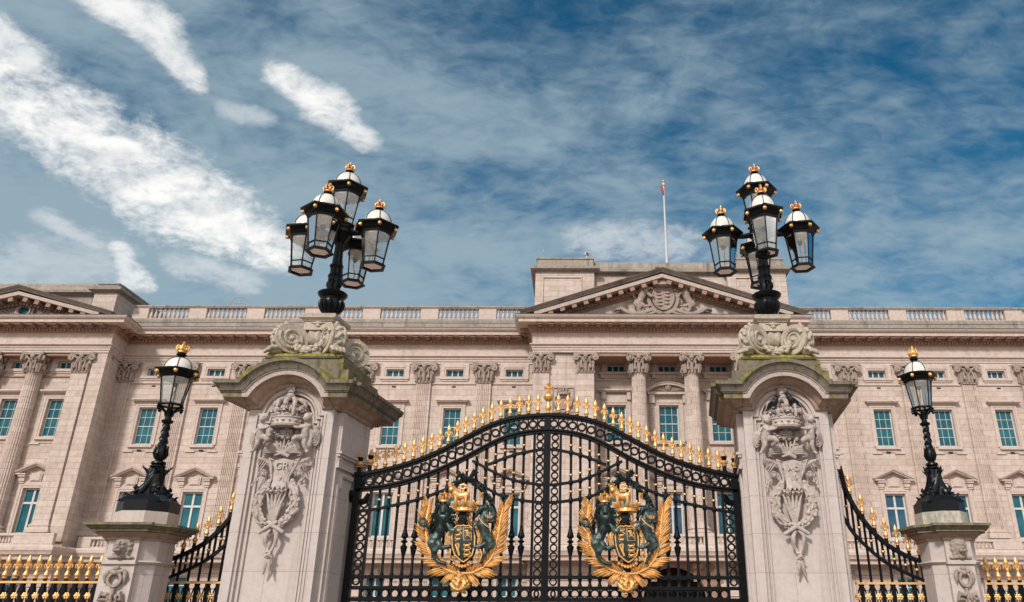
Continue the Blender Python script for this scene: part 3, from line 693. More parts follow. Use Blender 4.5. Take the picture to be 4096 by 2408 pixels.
# balcony and ground floor of the centre
YB = YC-1.3
balcony(CL-.3, CRt+.3, YW, YB, [PCX-sp*1.02+.1, PCX, PCX+sp*1.02-.1], 1.5)
ax = atx(2700,2330,YC); ar = 2.05; az_ = atz(2268,YC)-ar
n = 20; arc = [(ax+ar*cos(PI-PI*i/n), az_+ar*sin(PI*i/n)) for i in range(n+1)]
m = M(); m.exty([(CL,0),(ax-ar,0)]+arc[:n//2+1]+[(ax,6.2),(CL,6.2)],YC,YC+.7); m.exty([(ax,6.2)]+arc[n//2:]+[(ax+ar,0),(CRt,0),(CRt,6.2)],YC,YC+.7)
P(m,'lower_wall',ST['wall'],None,0)
m = M(); m.elev(arc,[(0,0),(0,.09),(.16,.12),(.5,.12),(.55,0)],YC); 
for i in range(11): 
    a = PI-PI*(i+.5)/11; m.exty([(ax+(ar+.5)*cos(a-.09), az_+(ar+.5)*sin(a-.09)),(ax+(ar+1.25)*cos(a-.08), az_+(ar+1.25)*sin(a-.08)),(ax+(ar+1.25)*cos(a+.08), az_+(ar+1.25)*sin(a+.08)),(ax+(ar+.5)*cos(a+.09), az_+(ar+.5)*sin(a+.09))],YC-.07,YC+.001)
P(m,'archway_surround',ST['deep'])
m = M(); m.box(ax-2.6,ax+2.6,YC+3.1,YC+3.2,0,6); P(m,'archway_back',DARK); m = M(); m.box(ax-2.7,ax-2.3,YC+.7,YC+3.1,0,6); m.box(ax+2.3,ax+2.7,YC+.7,YC+3.1,0,6); m.box(ax-2.3,ax+2.3,YC+.7,YC+3.1,4.9,5.1); P(m,'archway_passage',DARK)  # near-black colour puts the shade of the passage into its walls
for q in (-3.6,-1.2,1.2,3.6):
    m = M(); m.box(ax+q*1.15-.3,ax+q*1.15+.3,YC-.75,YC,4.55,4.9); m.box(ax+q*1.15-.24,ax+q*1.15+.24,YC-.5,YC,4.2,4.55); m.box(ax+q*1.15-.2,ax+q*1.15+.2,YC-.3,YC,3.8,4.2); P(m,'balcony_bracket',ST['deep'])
bands(CL,ax-ar-1.3,YC,[]); bands(ax+ar+1.3,CRt,YC,[])

# --- left pavilion
pc = atx(44,1450,YP); pst = atx(83,1470,YP+1.2)-0; 
holesP = []; YPR = YP+.9
dx_ = (atx(267,1469,YPR)-atx(83,1469,YPR)); x0_ = atx(83,1469,YPR)
for k in (-2,-1,0,1):
    x = x0_+dx_*k+.0
    holesP.append(window('attic',x,18.25,YPR)); 
    holesP.append(window('tall',x,atz(1756,YPR)-.0,YPR)); holesP.append(window('lower',x,6.72,YPR)); holesP.append(window('ground',x,2.3,YPR))
wall('pavilion_wall', PVL+.5, PVX-.2, 0, 19.3, YPR, holesP, ST['wall'])
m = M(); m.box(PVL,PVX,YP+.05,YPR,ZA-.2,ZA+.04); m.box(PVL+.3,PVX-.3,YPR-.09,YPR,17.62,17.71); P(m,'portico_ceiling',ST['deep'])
xp = atx(329,1450,YP)
m = M(); m.extz([(xp-.6,YP+.1),(xp+.6,YP+.1),(xp+.62,YPR+.3),(xp-.55,YPR+.3)],6.2,ZA+.1); P(m,'corner_pier',ST['wall'],None,0)
m = M(); m.extz([(xp+.6,YP+.22),(PVX-.02,YP+.22),(PVX2-.05,YW),(xp+.6,YW)],0,ZA+.1); P(m,'corner_wall',ST['wall'],None,0)
m = M(); m.extz([(PVX-.95,YP),(PVX,YP),(PVX+.05,YP+.5),(PVX-.95,YP+.4)],6.2,ZA+.1); P(m,'corner_pier',ST['wall'],None,0)
xl_ = 2*pc-xp
m = M(); m.extz([(PVL,YP+.02),(xl_+.7,YP+.02),(xl_+.7,YPR+.3),(PVL,YW)],0,ZA+.1); P(m,'corner_pier',ST['wall'],None,0)
pilaster(xp, YP+.1, 1.15, 6.75, False, True, 1.85, .12); pilaster(xl_, YP+.1, 1.15, 6.75, False, True, 1.85, .12)
cs = atx(151,1450,YP+.5)-pc
for q in (-1,1): column(pc+q*cs, YP+.52)
pap = at(90,1138,YP-1.3); ptx = atx(432,1278,YP-1.36)
pt = pediment(pc-.1, YP, ptx-pc+.1, ZPB, pap[1]-.28, 1.3)
zo = atz(1254,YP); m = M(); m.ring(pc,zo,.42,.72,YP-.22,YP,28); m.ring(pc,zo,.40,.52,YP-.3,YP-.2,28)
for q in (-1,1):
    for k in range(5): m.tube([(pc+q*.7,YP-.05,zo-.5),(pc+q*(1.1+.25*k),YP-.16,zo+.42-.17*k),(pc+q*(1.5+.32*k),YP-.12,zo-.1-.08*k)],[.07,.1,.03],7)
    m.tube([(pc+q*.5,YP-.1,zo+.75),(pc+q*.9,YP-.18,zo+.6),(pc+q*1.0,YP-.1,zo+.2)],[.05,.1,.05],7)
P(m,'oculus_carving',ST['carve']); m = M(); m.lathe([(.42,0),(.42,.03)],0,0,24,mp=lambda x,y,z: (pc+x,YP-.03-z,zo+y)); P(m,'oculus_pane',PANE,None,0)
pax1 = atx(478,1144,YP+.9); tw2 = (pax1-atx(387,1144,YP+.9))
attic(2*pc-pax1, pax1, YP+.9, ((2*pc-pax1,2*pc-pax1+tw2),(pax1-tw2,pax1)), atz(1139,YP+.9), atz(1160,YP+.9), False)
balcony(PVL-.2, PVX+.15, YW, YP-1.1, [x0_+dx_*k for k in (-1,0,1)], .9)
m = M(); m.extz([(PVL,YP),(PVX,YP),(PVX2,YW),(PVL,YW)],4.9,5.0); m.extz([(x0_+dx_*1.55,YP-.02),(PVX,YP-.02),(PVX,YP+.6),(x0_+dx_*1.55,YP+.6)],0,4.94); P(m,'pavilion_base',ST['wall'],None,0); bands(x0_+dx_*1.55,PVX,YP-.02,[])
bands(PVL+.5,PVX-2,YPR,[h for h in holesP if h[3] < 5])
m = M(); zr = 23.8; xr = atx(905,1222,YW)
for a, b in (((-.2,0),(.35,1.0)),((.35,1.0),(1.15,1.0)),((1.15,1.0),(2.0,.3)),((.35,.0),(.35,1.)),((1.15,0),(1.15,1.0)),((.35,.5),(1.15,.5)),((1.15,.5),(2.,.0)),((2.,0),(2.,.3)),((.75,0),(.75,1.0))):
    m.tube([(xr+a[0],YW+.5,zr+a[1]),(xr+b[0],YW+.5,zr+b[1])],.028,6)
r_ = m.obj('roof_handrail', STEEL); tag(r_,'thin metal handrail frame standing on the left roof balustrade','handrail')

# flagpole, rooftop camera, lightning rod
fx, fz = at(2667,1040,YC+5); fz = atz(1040,YC+5); topz = atz(742,YC+5, 2655)
fp = empty('flagpole', (fx,YC+5,26.6), 'tall white flagpole with furled red and gold top on the palace roof', 'flagpole')
M().lathe([(.125,26.6),(.11,30),(.07,topz)],fx,YC+5,12).obj('pole', POLEM, fp)
M().ball((fx,YC+5,topz+.1),.14,.14,.2).ball((fx,YC+5,topz+.42),.1,.1,.1).obj('finial', GOLD, fp)
g = M(); g.tube([(fx-.12,YC+5,topz-.1),(fx-.15,YC+4.9,topz-.5),(fx-.05,YC+4.9,topz-.95)],[.08,.13,.06],8); g.obj('furled_flag', RED, fp)
cx_, cz_ = at(2347,1025,YA+.6); cc_ = empty('security_camera', (cx_,YA+.6,cz_-.3), 'small white dome security camera on the roof edge of the centre block', 'camera')
M().tube([(cx_,YA+.6,cz_-.5),(cx_,YA+.6,cz_)],.09,8).ball((cx_,YA+.6,cz_+.16),.2,.2,.2).obj('housing', POLEM, cc_); M().ball((cx_+.02,YA+.44,cz_+.16),.09,.09,.09).obj('lens', DARK, cc_)
lx, lz = at(2173,1035,YA+1); tag(M().tube([(lx,YA+1,lz-.4),(lx,YA+1,lz+.95)],[.03,.012],6).ball((lx,YA+1,lz+.55),.07).obj('lightning_rod', STEEL),'thin metal lightning rod on the left corner of the centre roof','lightning rod')
for o, _, _ in PROTO.values():
    for c in kids(o): bpy.data.objects.remove(c)
    bpy.data.objects.remove(o)
# ---------------------------------------------------------------- the two gate piers (origin: middle of the front face, at the ground)
KS = .1356
XL, XR, YF = -4.662, 3.268, 12.1
def r2(zx, zy, Y=12.0): X, Z = at(2960+zx/4.113, 1500+zy/4.113, Y); return (X-XR, Z)
def y3(zx, zy, Y=12.02): X, Z = at(2800+zx/2.2514, 1750+zy/2.2514, Y); return (X-XR, Z)
pier = empty('gate_pier', (0,0,0))
def PP(m, name, mat, parent=None, ang=35, sk=True):
    if sk: m.skew(KS, 0)
    return m.obj(name, mat, parent or pier, ang)
ZC0 = 4.69; RA = .50; ZAC = 4.56
def arcpts(r, zmin, n=22):
    a0 = math.asin((zmin-ZAC)/r); return [(r*cos(PI-a0-(PI-2*a0)*i/n), ZAC+r*sin(PI-a0-(PI-2*a0)*i/n)) for i in range(n+1)]
base_arc = arcpts(RA, ZC0); pan_arc = arcpts(.44, 4.60)
m = M(); m.box(-.75,.75,.15,1.25,0,4.7); m.box(-.68,.68,.07,.15,0,4.69); m.box(-.68,.68,1.25,1.4,0,4.7)
m.exty([(-.68,.9),(-.68,ZC0)]+base_arc+[(.68,ZC0),(.68,.9),(.53,.9),(.53,4.60)]+pan_arc[::-1]+[(-.53,4.60),(-.53,.9)],0,.07)
m.exty(base_arc,.069,.16); m.box(-.68,.68,0,.07,0,.899)
shaft = PP(m, 'shaft', ST['pier'])
m = M(); m.elev([(-.53,.9),(-.53,4.60)]+pan_arc+[(.53,4.60),(.53,.9)],[(-.115,-.069),(-.115,-.035),(-.085,-.035),(-.08,-.055),(-.055,-.055),(-.05,-.008),(-.025,-.008),(-.02,-.025),(.0,-.022),(.002,.014),(.035,.014),(.035,-.01)],0); PP(m,'panel_moulding',ST['pier'],shaft)
m = M()
for s in (-1,1):
    for k in (.05,.09): pass
    # side panels and ledges
    x = s*.75
    for y0, y1 in ((.22,1.18),):
        pts = [(y0,1.0),(y0,3.55),(y0+.08,3.55),(y0+.08,3.75),(y1-.08,3.75),(y1-.08,3.55),(y1,3.55),(y1,1.0)]
        m.sweep(pts,[(0,0),(0,.03),(.04,.045),(.075,.03),(.075,0)],lambda u,v,h,s=s,x=x: (x+s*h,u,v))
    m.box(min(x,x+s*.03),max(x,x+s*.03),.16,.30,3.86,4.69); m.box(min(x,x+s*.03),max(x,x+s*.03),1.1,1.24,3.86,4.69)
    for z0, z1, e in ((3.80,3.86,.05),(4.02,4.06,.08),(3.98,4.02,.05)): m.box(min(x,x+s*e),max(x,x+s*e),.15-e*.5,1.25+e*.5,z0,z1)
PP(m,'side_panels',ST['pier'])
m = M(); m.plan([(-.9,.02),(-.9,-.02),(.9,-.02),(.9,1.42),(-.9,1.42)],[(0,0),(0,.7),(-.05,.78),(-.1,.8),(-.16,.9)],closed=True); PP(m,'plinth',ST['pier'])
COR = [(0,0),(.02,.045),(.055,.06),(.07,.115),(.125,.19),(.138,.20),(.138,.30)]
COR2 = [(.139,.30),(.215,.305),(.216,.325),(.235,.328),(.236,.345),(.262,.352),(.31,.385),(.335,.405),(.336,.422),(.39,.425),(.41,.05)]
XE = .679
ppath = [(XE,0),(.68,0),(.68,.15),(.75,.15),(.75,1.25),(.68,1.25),(.68,1.4),(-.68,1.4),(-.68,1.25),(-.75,1.25),(-.75,.15),(-.68,.15),(-.68,0),(-XE,0)]
def arch(m, prof, n=30):
    """the cornice profile carried over the arch: every line of it springs where its own arc meets its own level"""
    rows = []
    for dz, out in prof:
        r = RA+dz; z = ZC0+dz; a0 = math.asin((z-ZAC)/r)
        rows.append([(-max(XE,r*cos(a0)),-out,z)]+[(r*cos(PI-a0-(PI-2*a0)*i/n),-out,ZAC+r*sin(PI-a0-(PI-2*a0)*i/n)) for i in range(n+1)]+[(max(XE,r*cos(a0)),-out,z)])
    N_ = n+3; return m.add([p for r in rows for p in r],[[k*N_+i,k*N_+i+1,(k+1)*N_+i+1,(k+1)*N_+i] for k in range(len(rows)-1) for i in range(N_-1)])
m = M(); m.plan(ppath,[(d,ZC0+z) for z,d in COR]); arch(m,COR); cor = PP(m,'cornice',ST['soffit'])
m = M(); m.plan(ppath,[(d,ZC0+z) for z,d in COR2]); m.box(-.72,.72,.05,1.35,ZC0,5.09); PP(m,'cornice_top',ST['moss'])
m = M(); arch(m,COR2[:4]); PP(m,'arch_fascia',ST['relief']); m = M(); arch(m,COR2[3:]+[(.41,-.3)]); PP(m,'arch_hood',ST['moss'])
arc2 = arcpts(.90, 5.07)
m = M(); m.exty(arc2,.0,.5); m.box(-.80,.80,.07,1.33,5.08,5.40); m.box(-.68,.68,.10,1.28,5.40,5.60); m.plan([(-.58,.12),(.58,.12),(.58,1.24),(-.58,1.24)],[(0,5.60),(.04,5.60),(.055,5.63),(.03,5.66),(0,5.69),(-.3,5.69)],closed=True); m.box(-.5,.5,.2,1.2,5.6,5.688)
for s in (-1,1): m.box(s*.80-.07,s*.80+.07,.2,1.2,5.081,5.3)
PP(m,'stepped_block',ST['moss'])
cy = .68
m = M(); m.lathe([(.30,5.69),(.30,5.74),(.2,5.78),(.19,5.86),(.24,5.90)],0,cy,24); m.lathe([(.22,5.90),(.30,5.96),(.345,6.04),(.36,6.14),(.345,6.19)],0,cy,28,0,.10); m.box(-.36,.36,cy-.36,cy+.36,6.19,6.23)
m.frus((.33,.33),6.231,(.25,.25),6.27,0,cy); m.box(-.245,.245,cy-.245,cy+.245,6.27,6.40); m.plan([(-.245,cy-.245),(.245,cy-.245),(.245,cy+.245),(-.245,cy+.245)],[(0,6.39),(.02,6.39),(.03,6.41),(.07,6.44),(.08,6.50),(.055,6.52),(-.2,6.52)],closed=True)
for a in range(4): 
    q = a*PI/2; s = M(); s.box(-.07,.07,-.275,-.24,6.34,6.37); s.ball((0,-.25,6.31),.05,.03,.035,8,5); s.exty([(-.13,6.36),(0,6.385),(.13,6.36),(.05,6.345),(-.05,6.345)],-.262,-.24)
    m.join(s.xf(lambda x,y,z: (x*cos(q)-y*sin(q), cy+x*sin(q)+y*cos(q), z)))
PP(m,'pedestal',ST['top'])
for ix, iy in ((-1,-1),(1,-1),(1,1),(-1,1)):
    cx, cyy, cz = ix*.37, cy+iy*.40, 5.99; dv = Vector((ix,iy,0)).normalized(); nv = Vector((-iy,ix,0)).normalized()
    mp = lambda u, w_, v: (cx+dv.x*u+nv.x*w_, cyy+dv.y*u+nv.y*w_, cz+v)
    m = M(); n = 28
    m.lathe([(.2,-.12),(.265,-.125),(.275,-.10),(.26,-.085),(.26,.085),(.275,.10),(.265,.125),(.2,.12)],0,0,n,mp=lambda x,y,z: mp(x,z,y))
    for sd in (-1,1):
        sp_ = [mp((.045+.155*t/30)*cos(t*.42*sd+.4), sd*.122, (.045+.155*t/30)*sin(t*.42*sd+.4)) for t in range(31)]
        m.tube(sp_,[.014+.026*t/30 for t in range(31)],6); m.ball(mp(0,sd*.12,0),.05)
    for k in range(9): a = -.9+k*.27; m.ball(mp(.262*cos(a),(-1)**k*.03,.262*sin(a)),.045,.045,.04,8,5)
    m.tube([mp(.262*cos(a),0,.262*sin(a)) for a in (-.9,-.3,.3,.9,1.5)],.03,6); m.ball(mp(.09,0,.27),.035,.035,.05,8,5)
    PP(m,'scroll',ST['top'],None,50)
    m = M()
    m.chain([(*mp(.14,0,-.20),.10),(*mp(.23,0,-.235),.075)],8,5)
    for k in (-.075,-.025,.025,.075): m.chain([(*mp(.21,k,-.2),.042),(*mp(.29,k*1.2,-.225),.042),(*mp(.325,k*1.25,-.27),.032)],8,5)
    m.skew(KS,0); m.fuse('paw',ST['top'],pier,.014,2)
rng = random.Random(3)
def fruit(m, path, r, n, sc_=1., leaf=.5, rg=rng):
    """bunches of fruit and leaves along a path of (x,y,z,radius)"""
    for i in range(n):
        t = rg.random()*(len(path)-1); k = min(int(t),len(path)-2); u = t-k; a, b = path[k], path[k+1]
        p = [a[j]+(b[j]-a[j])*u for j in range(4)]; an = rg.random()*2*PI
        c = (p[0]+p[3]*cos(an)*.8, p[1]-abs(rg.gauss(0,.5))*p[3]*.7, p[2]+p[3]*sin(an)*.8); s = r*(.7+.6*rg.random())
        if rg.random() < leaf: d = [(b[j]-a[j]) for j in range(3)]; l = math.hypot(*d) or 1; m.tube([(c[0]-d[0]/l*s*1.6,c[1]+.01,c[2]-d[2]/l*s*1.6),(c[0],c[1]-s*.3,c[2]),(c[0]+d[0]/l*s*1.8+rg.gauss(0,s*.4),c[1],c[2]+d[2]/l*s*1.8)],[s*.2,s*.75,s*.1],6)
        else: m.ball(c,s,s,s,9,6)
    return m
for a in range(4):
    q = a*PI/2; e = .36 if a%2 == 0 else .39; d = .52
    m = M(); pth = [(-e*.62,-d+.09,5.95,.02),(-e*.55,-d+.05,5.86,.035),(-e*.33,-d+.0,5.785,.05),(0,-d-.02,5.755,.06),(e*.33,-d+.0,5.785,.05),(e*.55,-d+.05,5.86,.035),(e*.62,-d+.09,5.95,.02)]
    m.tube([p[:3] for p in pth],[.02,.03,.045,.055,.045,.03,.02],8); fruit(m,pth,.036,60)
    m.xf(lambda x,y,z: (x*cos(q)-y*sin(q), cy+x*sin(q)+y*cos(q), z)); PP(m,'fruit_garland',ST['top'],None,60)
# --- carved front: crown carried by two cherubs, rose, tablet, wreath and ribbons
rel = M(); 
cxx, cz = r2(765,872); yb = .02; rc = .262
ztop = r2(765,735)[1]+.02
def ccyl(a, r, z): return (cxx+r*sin(a), yb-r*cos(a), z)
m = M(); m.lathe([(rc*.86,cz-.004),(rc*1.02,cz),(rc*1.06,cz+.03),(rc,cz+.05),(rc,cz+.12),(rc*1.05,cz+.135),(rc*1.03,cz+.16),(rc*.9,cz+.16)],cxx,yb,40)
for i in range(-4,5):
    a = i*.36; m.ball(ccyl(a,rc+.005,cz+.085),.03 if i%2 == 0 else .016,.02,.018,8,5)
zc = cz+.16
for i in range(-3,4):
    a = i*.52
    if i%2 == 0:                                # cross pattee
        for da, dz in ((0,.06),(0,-.055),(.19,0),(-.19,0)):
            p = [ccyl(a,rc*1.03,zc+.115), ccyl(a+da,rc*1.06,zc+.115+dz)]; m.tube([p[0],p[1]],[.014,.042],5)
        m.ball(ccyl(a,rc*1.08,zc+.115),.02)
    else:                                       # lily
        m.tube([ccyl(a,rc*1.02,zc),ccyl(a,rc*1.08,zc+.09),ccyl(a,rc*1.04,zc+.17)],[.02,.035,.008],7)
        for q in (-1,1): m.tube([ccyl(a,rc*1.03,zc+.04),ccyl(a+q*.13,rc*1.06,zc+.11),ccyl(a+q*.21,rc*1.09,zc+.10),ccyl(a+q*.2,rc*1.08,zc+.065)],[.012,.02,.018,.012],6)
    m.tube([ccyl(a,rc*1.0,zc+.0),ccyl(a+.13,rc*1.0,zc+.035),ccyl(a+.26,rc,zc+.005)],.018,6)
for a in (-1.35,-.55,.0,.55,1.35):
    m.tube([ccyl(a,rc*.98,zc+.15),ccyl(a,rc*.95,zc+.24),ccyl(a,rc*.55,zc+.295),ccyl(a,.03,zc+.275)],[.035,.04,.04,.03],7)
    for k in range(5): t = k/4; m.ball(ccyl(a,rc*(1.02-.5*t),zc+.19+.11*t-.02*t*t),.026,.026,.022,7,5)
m.lathe([(rc*.9,zc),(rc*.85,zc+.16),(rc*.5,zc+.24),(.02,zc+.26)],cxx,yb,24)
m.ball((cxx-.01,yb-.06,zc+.345),.072,.07,.068,14,8); m.lathe([(.074,zc+.335),(.08,zc+.345),(.074,zc+.355)],cxx-.01,yb-.06,14)
zx = zc+.47; 
for dx, dz in ((0,1),(0,-1),(1,0),(-1,0)): m.tube([(cxx-.01,yb-.08,zx),(cxx-.01+dx*.065,yb-.08,zx+dz*.065)],[.014,.052],4)
crown = PP(m,'carved_crown',ST['relief'],None,40,False)
def cherub(pts_head, body, arms, leg1, leg2, wing, hair):
    m = M()
    hx, hz = r2(*pts_head); r = .062; hy = -.20
    m.ball((hx,hy,hz),r,r*1.02,r*1.08,16,10); m.ball((hx,hy-.03,hz-.025),r*.74,r*.8,r*.7,12,8)
    for s in (-1,1): m.ball((hx+s*.032,hy-.05,hz-.022),.02,.018,.018,8,5); m.ball((hx+s*.022,hy-.063,hz+.012),.014,.01,.008,8,5); m.ball((hx+s*.062,hy-.0,hz-.005),.012,.012,.018,8,5)
    m.chain([(hx,hy-.066,hz+.012,.008),(hx,hy-.078,hz-.014,.011)],8,5); m.ball((hx,hy-.064,hz-.036),.016,.012,.008,8,5); m.ball((hx,hy-.056,hz-.056),.016,.014,.012,8,5)
    for i in range(13): a = i*2.4; rr = .5+.5*((i*.37)%1); m.ball((hx+r*.9*cos(a)*rr, hy+.02-.02*sin(a), hz+.03+r*.55*(1.3-rr)),.026,.026,.024,8,5)
    for x, z in hair: q = r2(x,z); m.ball((q[0],hy+.01,q[1]),.022,.022,.03,8,5)
    b = [(*r2(x,z),rr,d) for x,z,rr,d in body]; m.chain([(x,d,z,rr) for x,z,rr,d in b],12,8,.3)
    m.chain([(hx,hy+.01,hz-.05,.04),(b[0][0],b[0][3],b[0][1],.045)],10,6)
    for ch in arms+[leg1,leg2]: m.chain([(r2(x,z)[0],d,r2(x,z)[1],rr) for x,z,rr,d in ch],10,6,.3)
    o = m.fuse('cherub',ST['relief'],pier,.0095,2)
    w_ = M(); pts = [r2(*p) for p in wing]; wx = sum(p[0] for p in pts)/4; wz = sum(p[1] for p in pts)/4; sg = 1 if wx > hx else -1
    w_.ball((wx,-.045,wz),.062,.035,.125,14,10)
    for k in range(4):
        e = 1.-.2*k; w_.tube([(wx+sg*(.068*e*cos(a)-.012*k),-.06-.022*k-.01*sin(a*2),wz+.01*k+.132*e*sin(a)) for a in (1.9,1.3,.7,.1,-.5,-1.0,-1.4)],[.016,.022,.022,.02,.018,.016,.010],7)
    w_.chain([(hx+sg*.06,-.12,hz-.13,.03),(pts[1][0]-sg*.02,-.10,pts[1][1],.03),(pts[1][0]+sg*.012,-.08,pts[1][1]-.035,.024)],8,5)
    w_.fuse('wing',ST['relief'],o,.010,1)
    return o
cherub((412,758),[(425,880,.055,-.17),(420,960,.062,-.17),(410,1030,.065,-.15)],
       [[(372,878,.030,-.19),(430,935,.027,-.23),(530,915,.024,-.24),(560,905,.02,-.25)],[(470,870,.028,-.17),(520,885,.022,-.2)]],
       [(385,1060,.055,-.14),(400,1160,.044,-.15),(370,1230,.030,-.13),(350,1270,.022,-.12),(325,1290,.02,-.15)],
       [(440,1060,.052,-.15),(530,1070,.047,-.22),(580,1110,.036,-.23),(520,1160,.028,-.16)],
       [(340,950),(275,960),(245,1090),(330,1215)],[(330,700),(450,690)])
cherub((1128,748),[(1150,870,.055,-.17),(1140,950,.062,-.17),(1150,1030,.065,-.15)],
       [[(1190,870,.030,-.18),(1110,905,.027,-.22),(1010,915,.024,-.24),(975,905,.02,-.25)],[(1100,870,.028,-.17),(1050,880,.022,-.2)]],
       [(1160,1060,.055,-.14),(1160,1150,.044,-.15),(1200,1230,.030,-.13),(1215,1270,.022,-.12),(1245,1295,.02,-.15)],
       [(1110,1060,.052,-.15),(1030,1080,.047,-.22),(1000,1100,.038,-.22),(1060,1170,.028,-.17),(1100,1235,.02,-.14)],
       [(1230,950),(1310,950),(1350,1080),(1250,1200)],[(1100,690),(1180,690)])
# rose, stems and foliage
m = M(); x, z = r2(775,962)
for i in range(5):
    a = PI/2+i*2*PI/5; m.ball((x+.066*cos(a),-.02,z+.066*sin(a)),.05,.045,.05,10,6); m.ball((x+.036*cos(a+.6),-.06,z+.036*sin(a+.6)),.03,.025,.03,8,5)
for i in range(9): a = i*2.4; m.ball((x+.026*math.sqrt(i/8)*cos(a),-.095,z+.026*math.sqrt(i/8)*sin(a)),.012,.014,.012,7,5)
kx, kz = r2(810,1310)
for tx, tz, r in ((775,1060,.018),(600,1000,.016),(660,1090,.02),(940,980,.018),(900,1120,.02),(720,1100,.018),(850,1080,.016)):
    q = r2(tx,tz); m.tube([(kx,-.04,kz),((kx+q[0])/2+(q[0]-kx)*.12,-.05,(kz+q[1])/2-.02),(q[0],-.03,q[1])],[.014,r,.01],7)
for tx, tz in ((590,985),(650,1010),(560,1040),(700,1180),(640,1180),(870,1180),(930,1160),(690,1040),(860,1030)):
    q = r2(tx,tz)
    for k in range(3): a = 1.57+(q[0]-kx)*2.2*-1+(k-1)*.6; m.tube([(q[0],.02,q[1]),(q[0]+.03*cos(a),-.045,q[1]+.03*sin(a)),(q[0]+.07*cos(a),-.015,q[1]+.07*sin(a))],[.012,.024,.004],6)
x, z = r2(955,975)
for k in range(5): a = 1.2-.25*k+.4; m.tube([(x-.02,-.03,z-.05),(x+.07*cos(a),-.05,z+.07*sin(a)-.02)],[.03,.01],6)
m.ball((x-.015,-.04,z-.065),.035,.035,.04)
for s in (-1,1):                                # leafy scrolls spreading from the knot
    def q_(zx, zy): X, Z = r2(810+s*zx, zy); return X, Z
    for k in range(4):
        P0 = [q_(10,1310), q_(130+14*k,1190+26*k), q_(250+16*k,1180+34*k), q_(330-6*k,1260+16*k), q_(300-22*k,1330)]
        m.tube([(p[0],-.03-.035*sin(PI*i/4)+.008*k,p[1]) for i, p in enumerate(P0)],[.02,.034,.036,.028,.012],7)
m.tube([(kx-.11,-.07,kz-.03),(kx,-.10,kz+.005),(kx+.11,-.07,kz-.03)],[.018,.03,.018],7); m.tube([(kx-.1,-.07,kz+.04),(kx,-.10,kz-.0),(kx+.1,-.07,kz-.05)],[.016,.028,.018],7)
PP(m,'rose_and_foliage',ST['relief'],None,50,False)
# tablet
m = M(); n = 8; cols = []
prof = [(210,-88),(250,-86),(300,-74),(350,-66),(400,-62),(440,-66),(470,-80)]
v = []; f = []
for i in range(9):
    u = -1+i/4
    for j, (zy, hw) in enumerate(prof):
        X, Z = y3(833+5*(zy-210)/100+u*abs(hw), zy); dip = (abs(u)**2)*.012
        v.append((X, -.055-.045*cos(u*1.2)-.03*max(0,(zy-400)/70), Z+ (.012*cos(u*PI) if j == 0 else 0)+(-.03*((-1)**i) if j == len(prof)-1 else 0)))
for i in range(8):
    for j in range(len(prof)-1): f.append([i*7+j,(i+1)*7+j,(i+1)*7+j+1,i*7+j+1])
m.add(v,f)
for s in (-1,1):
    q = [y3(833+s*a,b) for a,b in ((95,215),(135,200),(120,235),(100,300),(78,360),(78,440),(92,480))]
    m.tube([(p[0],-.05,p[1]) for p in q],[.012,.026,.03,.028,.02,.018,.01],8)
tab = PP(m,'tablet',ST['relief'],None,60,False)
m = M(); 
for s in (-1,1):
    hx, hz = y3(833+s*163,330)
    m.ball((hx,-.04,hz),.052,.05,.058,12,8)
    for k in range(6): a = -PI+PI*k/5; m.tube([(hx+.045*cos(a),-.05,hz+.02),(hx+.06*cos(a),-.085,hz+.035*abs(sin(a))),(hx+.05*cos(a)*1.1,-.06,hz-.05)],[.012,.02,.006],6)
    for k in range(5):
        p = [y3(833+s*(100+8*k),270-14*k), y3(833+s*(150+20*k),235-12*k+10*(k>2)), y3(833+s*(205+10*k),290-16*k+22*(k<2))]
        m.tube([(a,-.03-.03*(i==1),b) for i,(a,b) in enumerate(p)],[.012,.024,.006],6)
    for (zx, zy) in ((215,370),(225,410),(235,440),(200,390)): a, b = y3(833+s*zx,zy); m.tube([(a-s*.02,-.03,b+.08),(a,-.05,b+.02)],.008,5); m.ball((a,-.045,b),.018,.018,.028,8,5)
    pth = [(*y3(833+s*(105 if s>0 else 100),415),.045),(*y3(845+s*140,480),.06),(*y3(850+s*165,570),.068),(*y3(855+s*165,660),.068),(*y3(858+s*120,745),.06),(*y3(862+s*50,795),.04)]
    pth = [(x,-.02,z,r) for x,z,r in pth]
    m.tube([p[:3] for p in pth],[p[3]*.8 for p in pth],8); fruit(m,pth,.030,120,leaf=.55)
PP(m,'fruit_wreath',ST['relief'],None,60,False)
m = M()
for k in range(5):
    a = y3(835+(k-2)*42,505); b = y3(848+(k-2)*22,640); c = y3(866+(k-2)*5,780); m.tube([(a[0],-.05,a[1]),(b[0],-.045,b[1]),(c[0],-.03,c[1])],[.012,.034,.014],7)
for k in range(7): a = y3(760+k*26,490+10*(k%2)); m.tube([(a[0],-.06,a[1]+.03),(a[0],-.09,a[1]),(a[0]+.005,-.06,a[1]-.05)],[.02,.024,.004],6)
PP(m,'palm_leaves',ST['relief'],None,60,False)
m = M(); kx, kz = y3(870,800)
for a, b in (((-105,70),1),((115,65),1)): 
    p = y3(870+a[0],800+a[1]); q = y3(870-a[0]*.35,800-a[1]*.45); m.tube([(q[0],-.05,q[1]),(kx,-.085,kz),(p[0],-.055,p[1])],[.03,.032,.03],8)
def ribbon(pts, r): m.tube([(*((lambda q: (q[0],d,q[1]))(y3(a,b))),) for a,b,d in pts], r, 6)
ribbon([(865,830,-.05),(838,900,-.08),(845,965,-.05),(868,1000,-.03),(890,1050,-.06)],[.02,.036,.03,.02,.03])
ribbon([(890,830,-.05),(935,880,-.08),(938,950,-.05),(918,1010,-.03),(908,1060,-.06)],[.02,.034,.03,.02,.03])
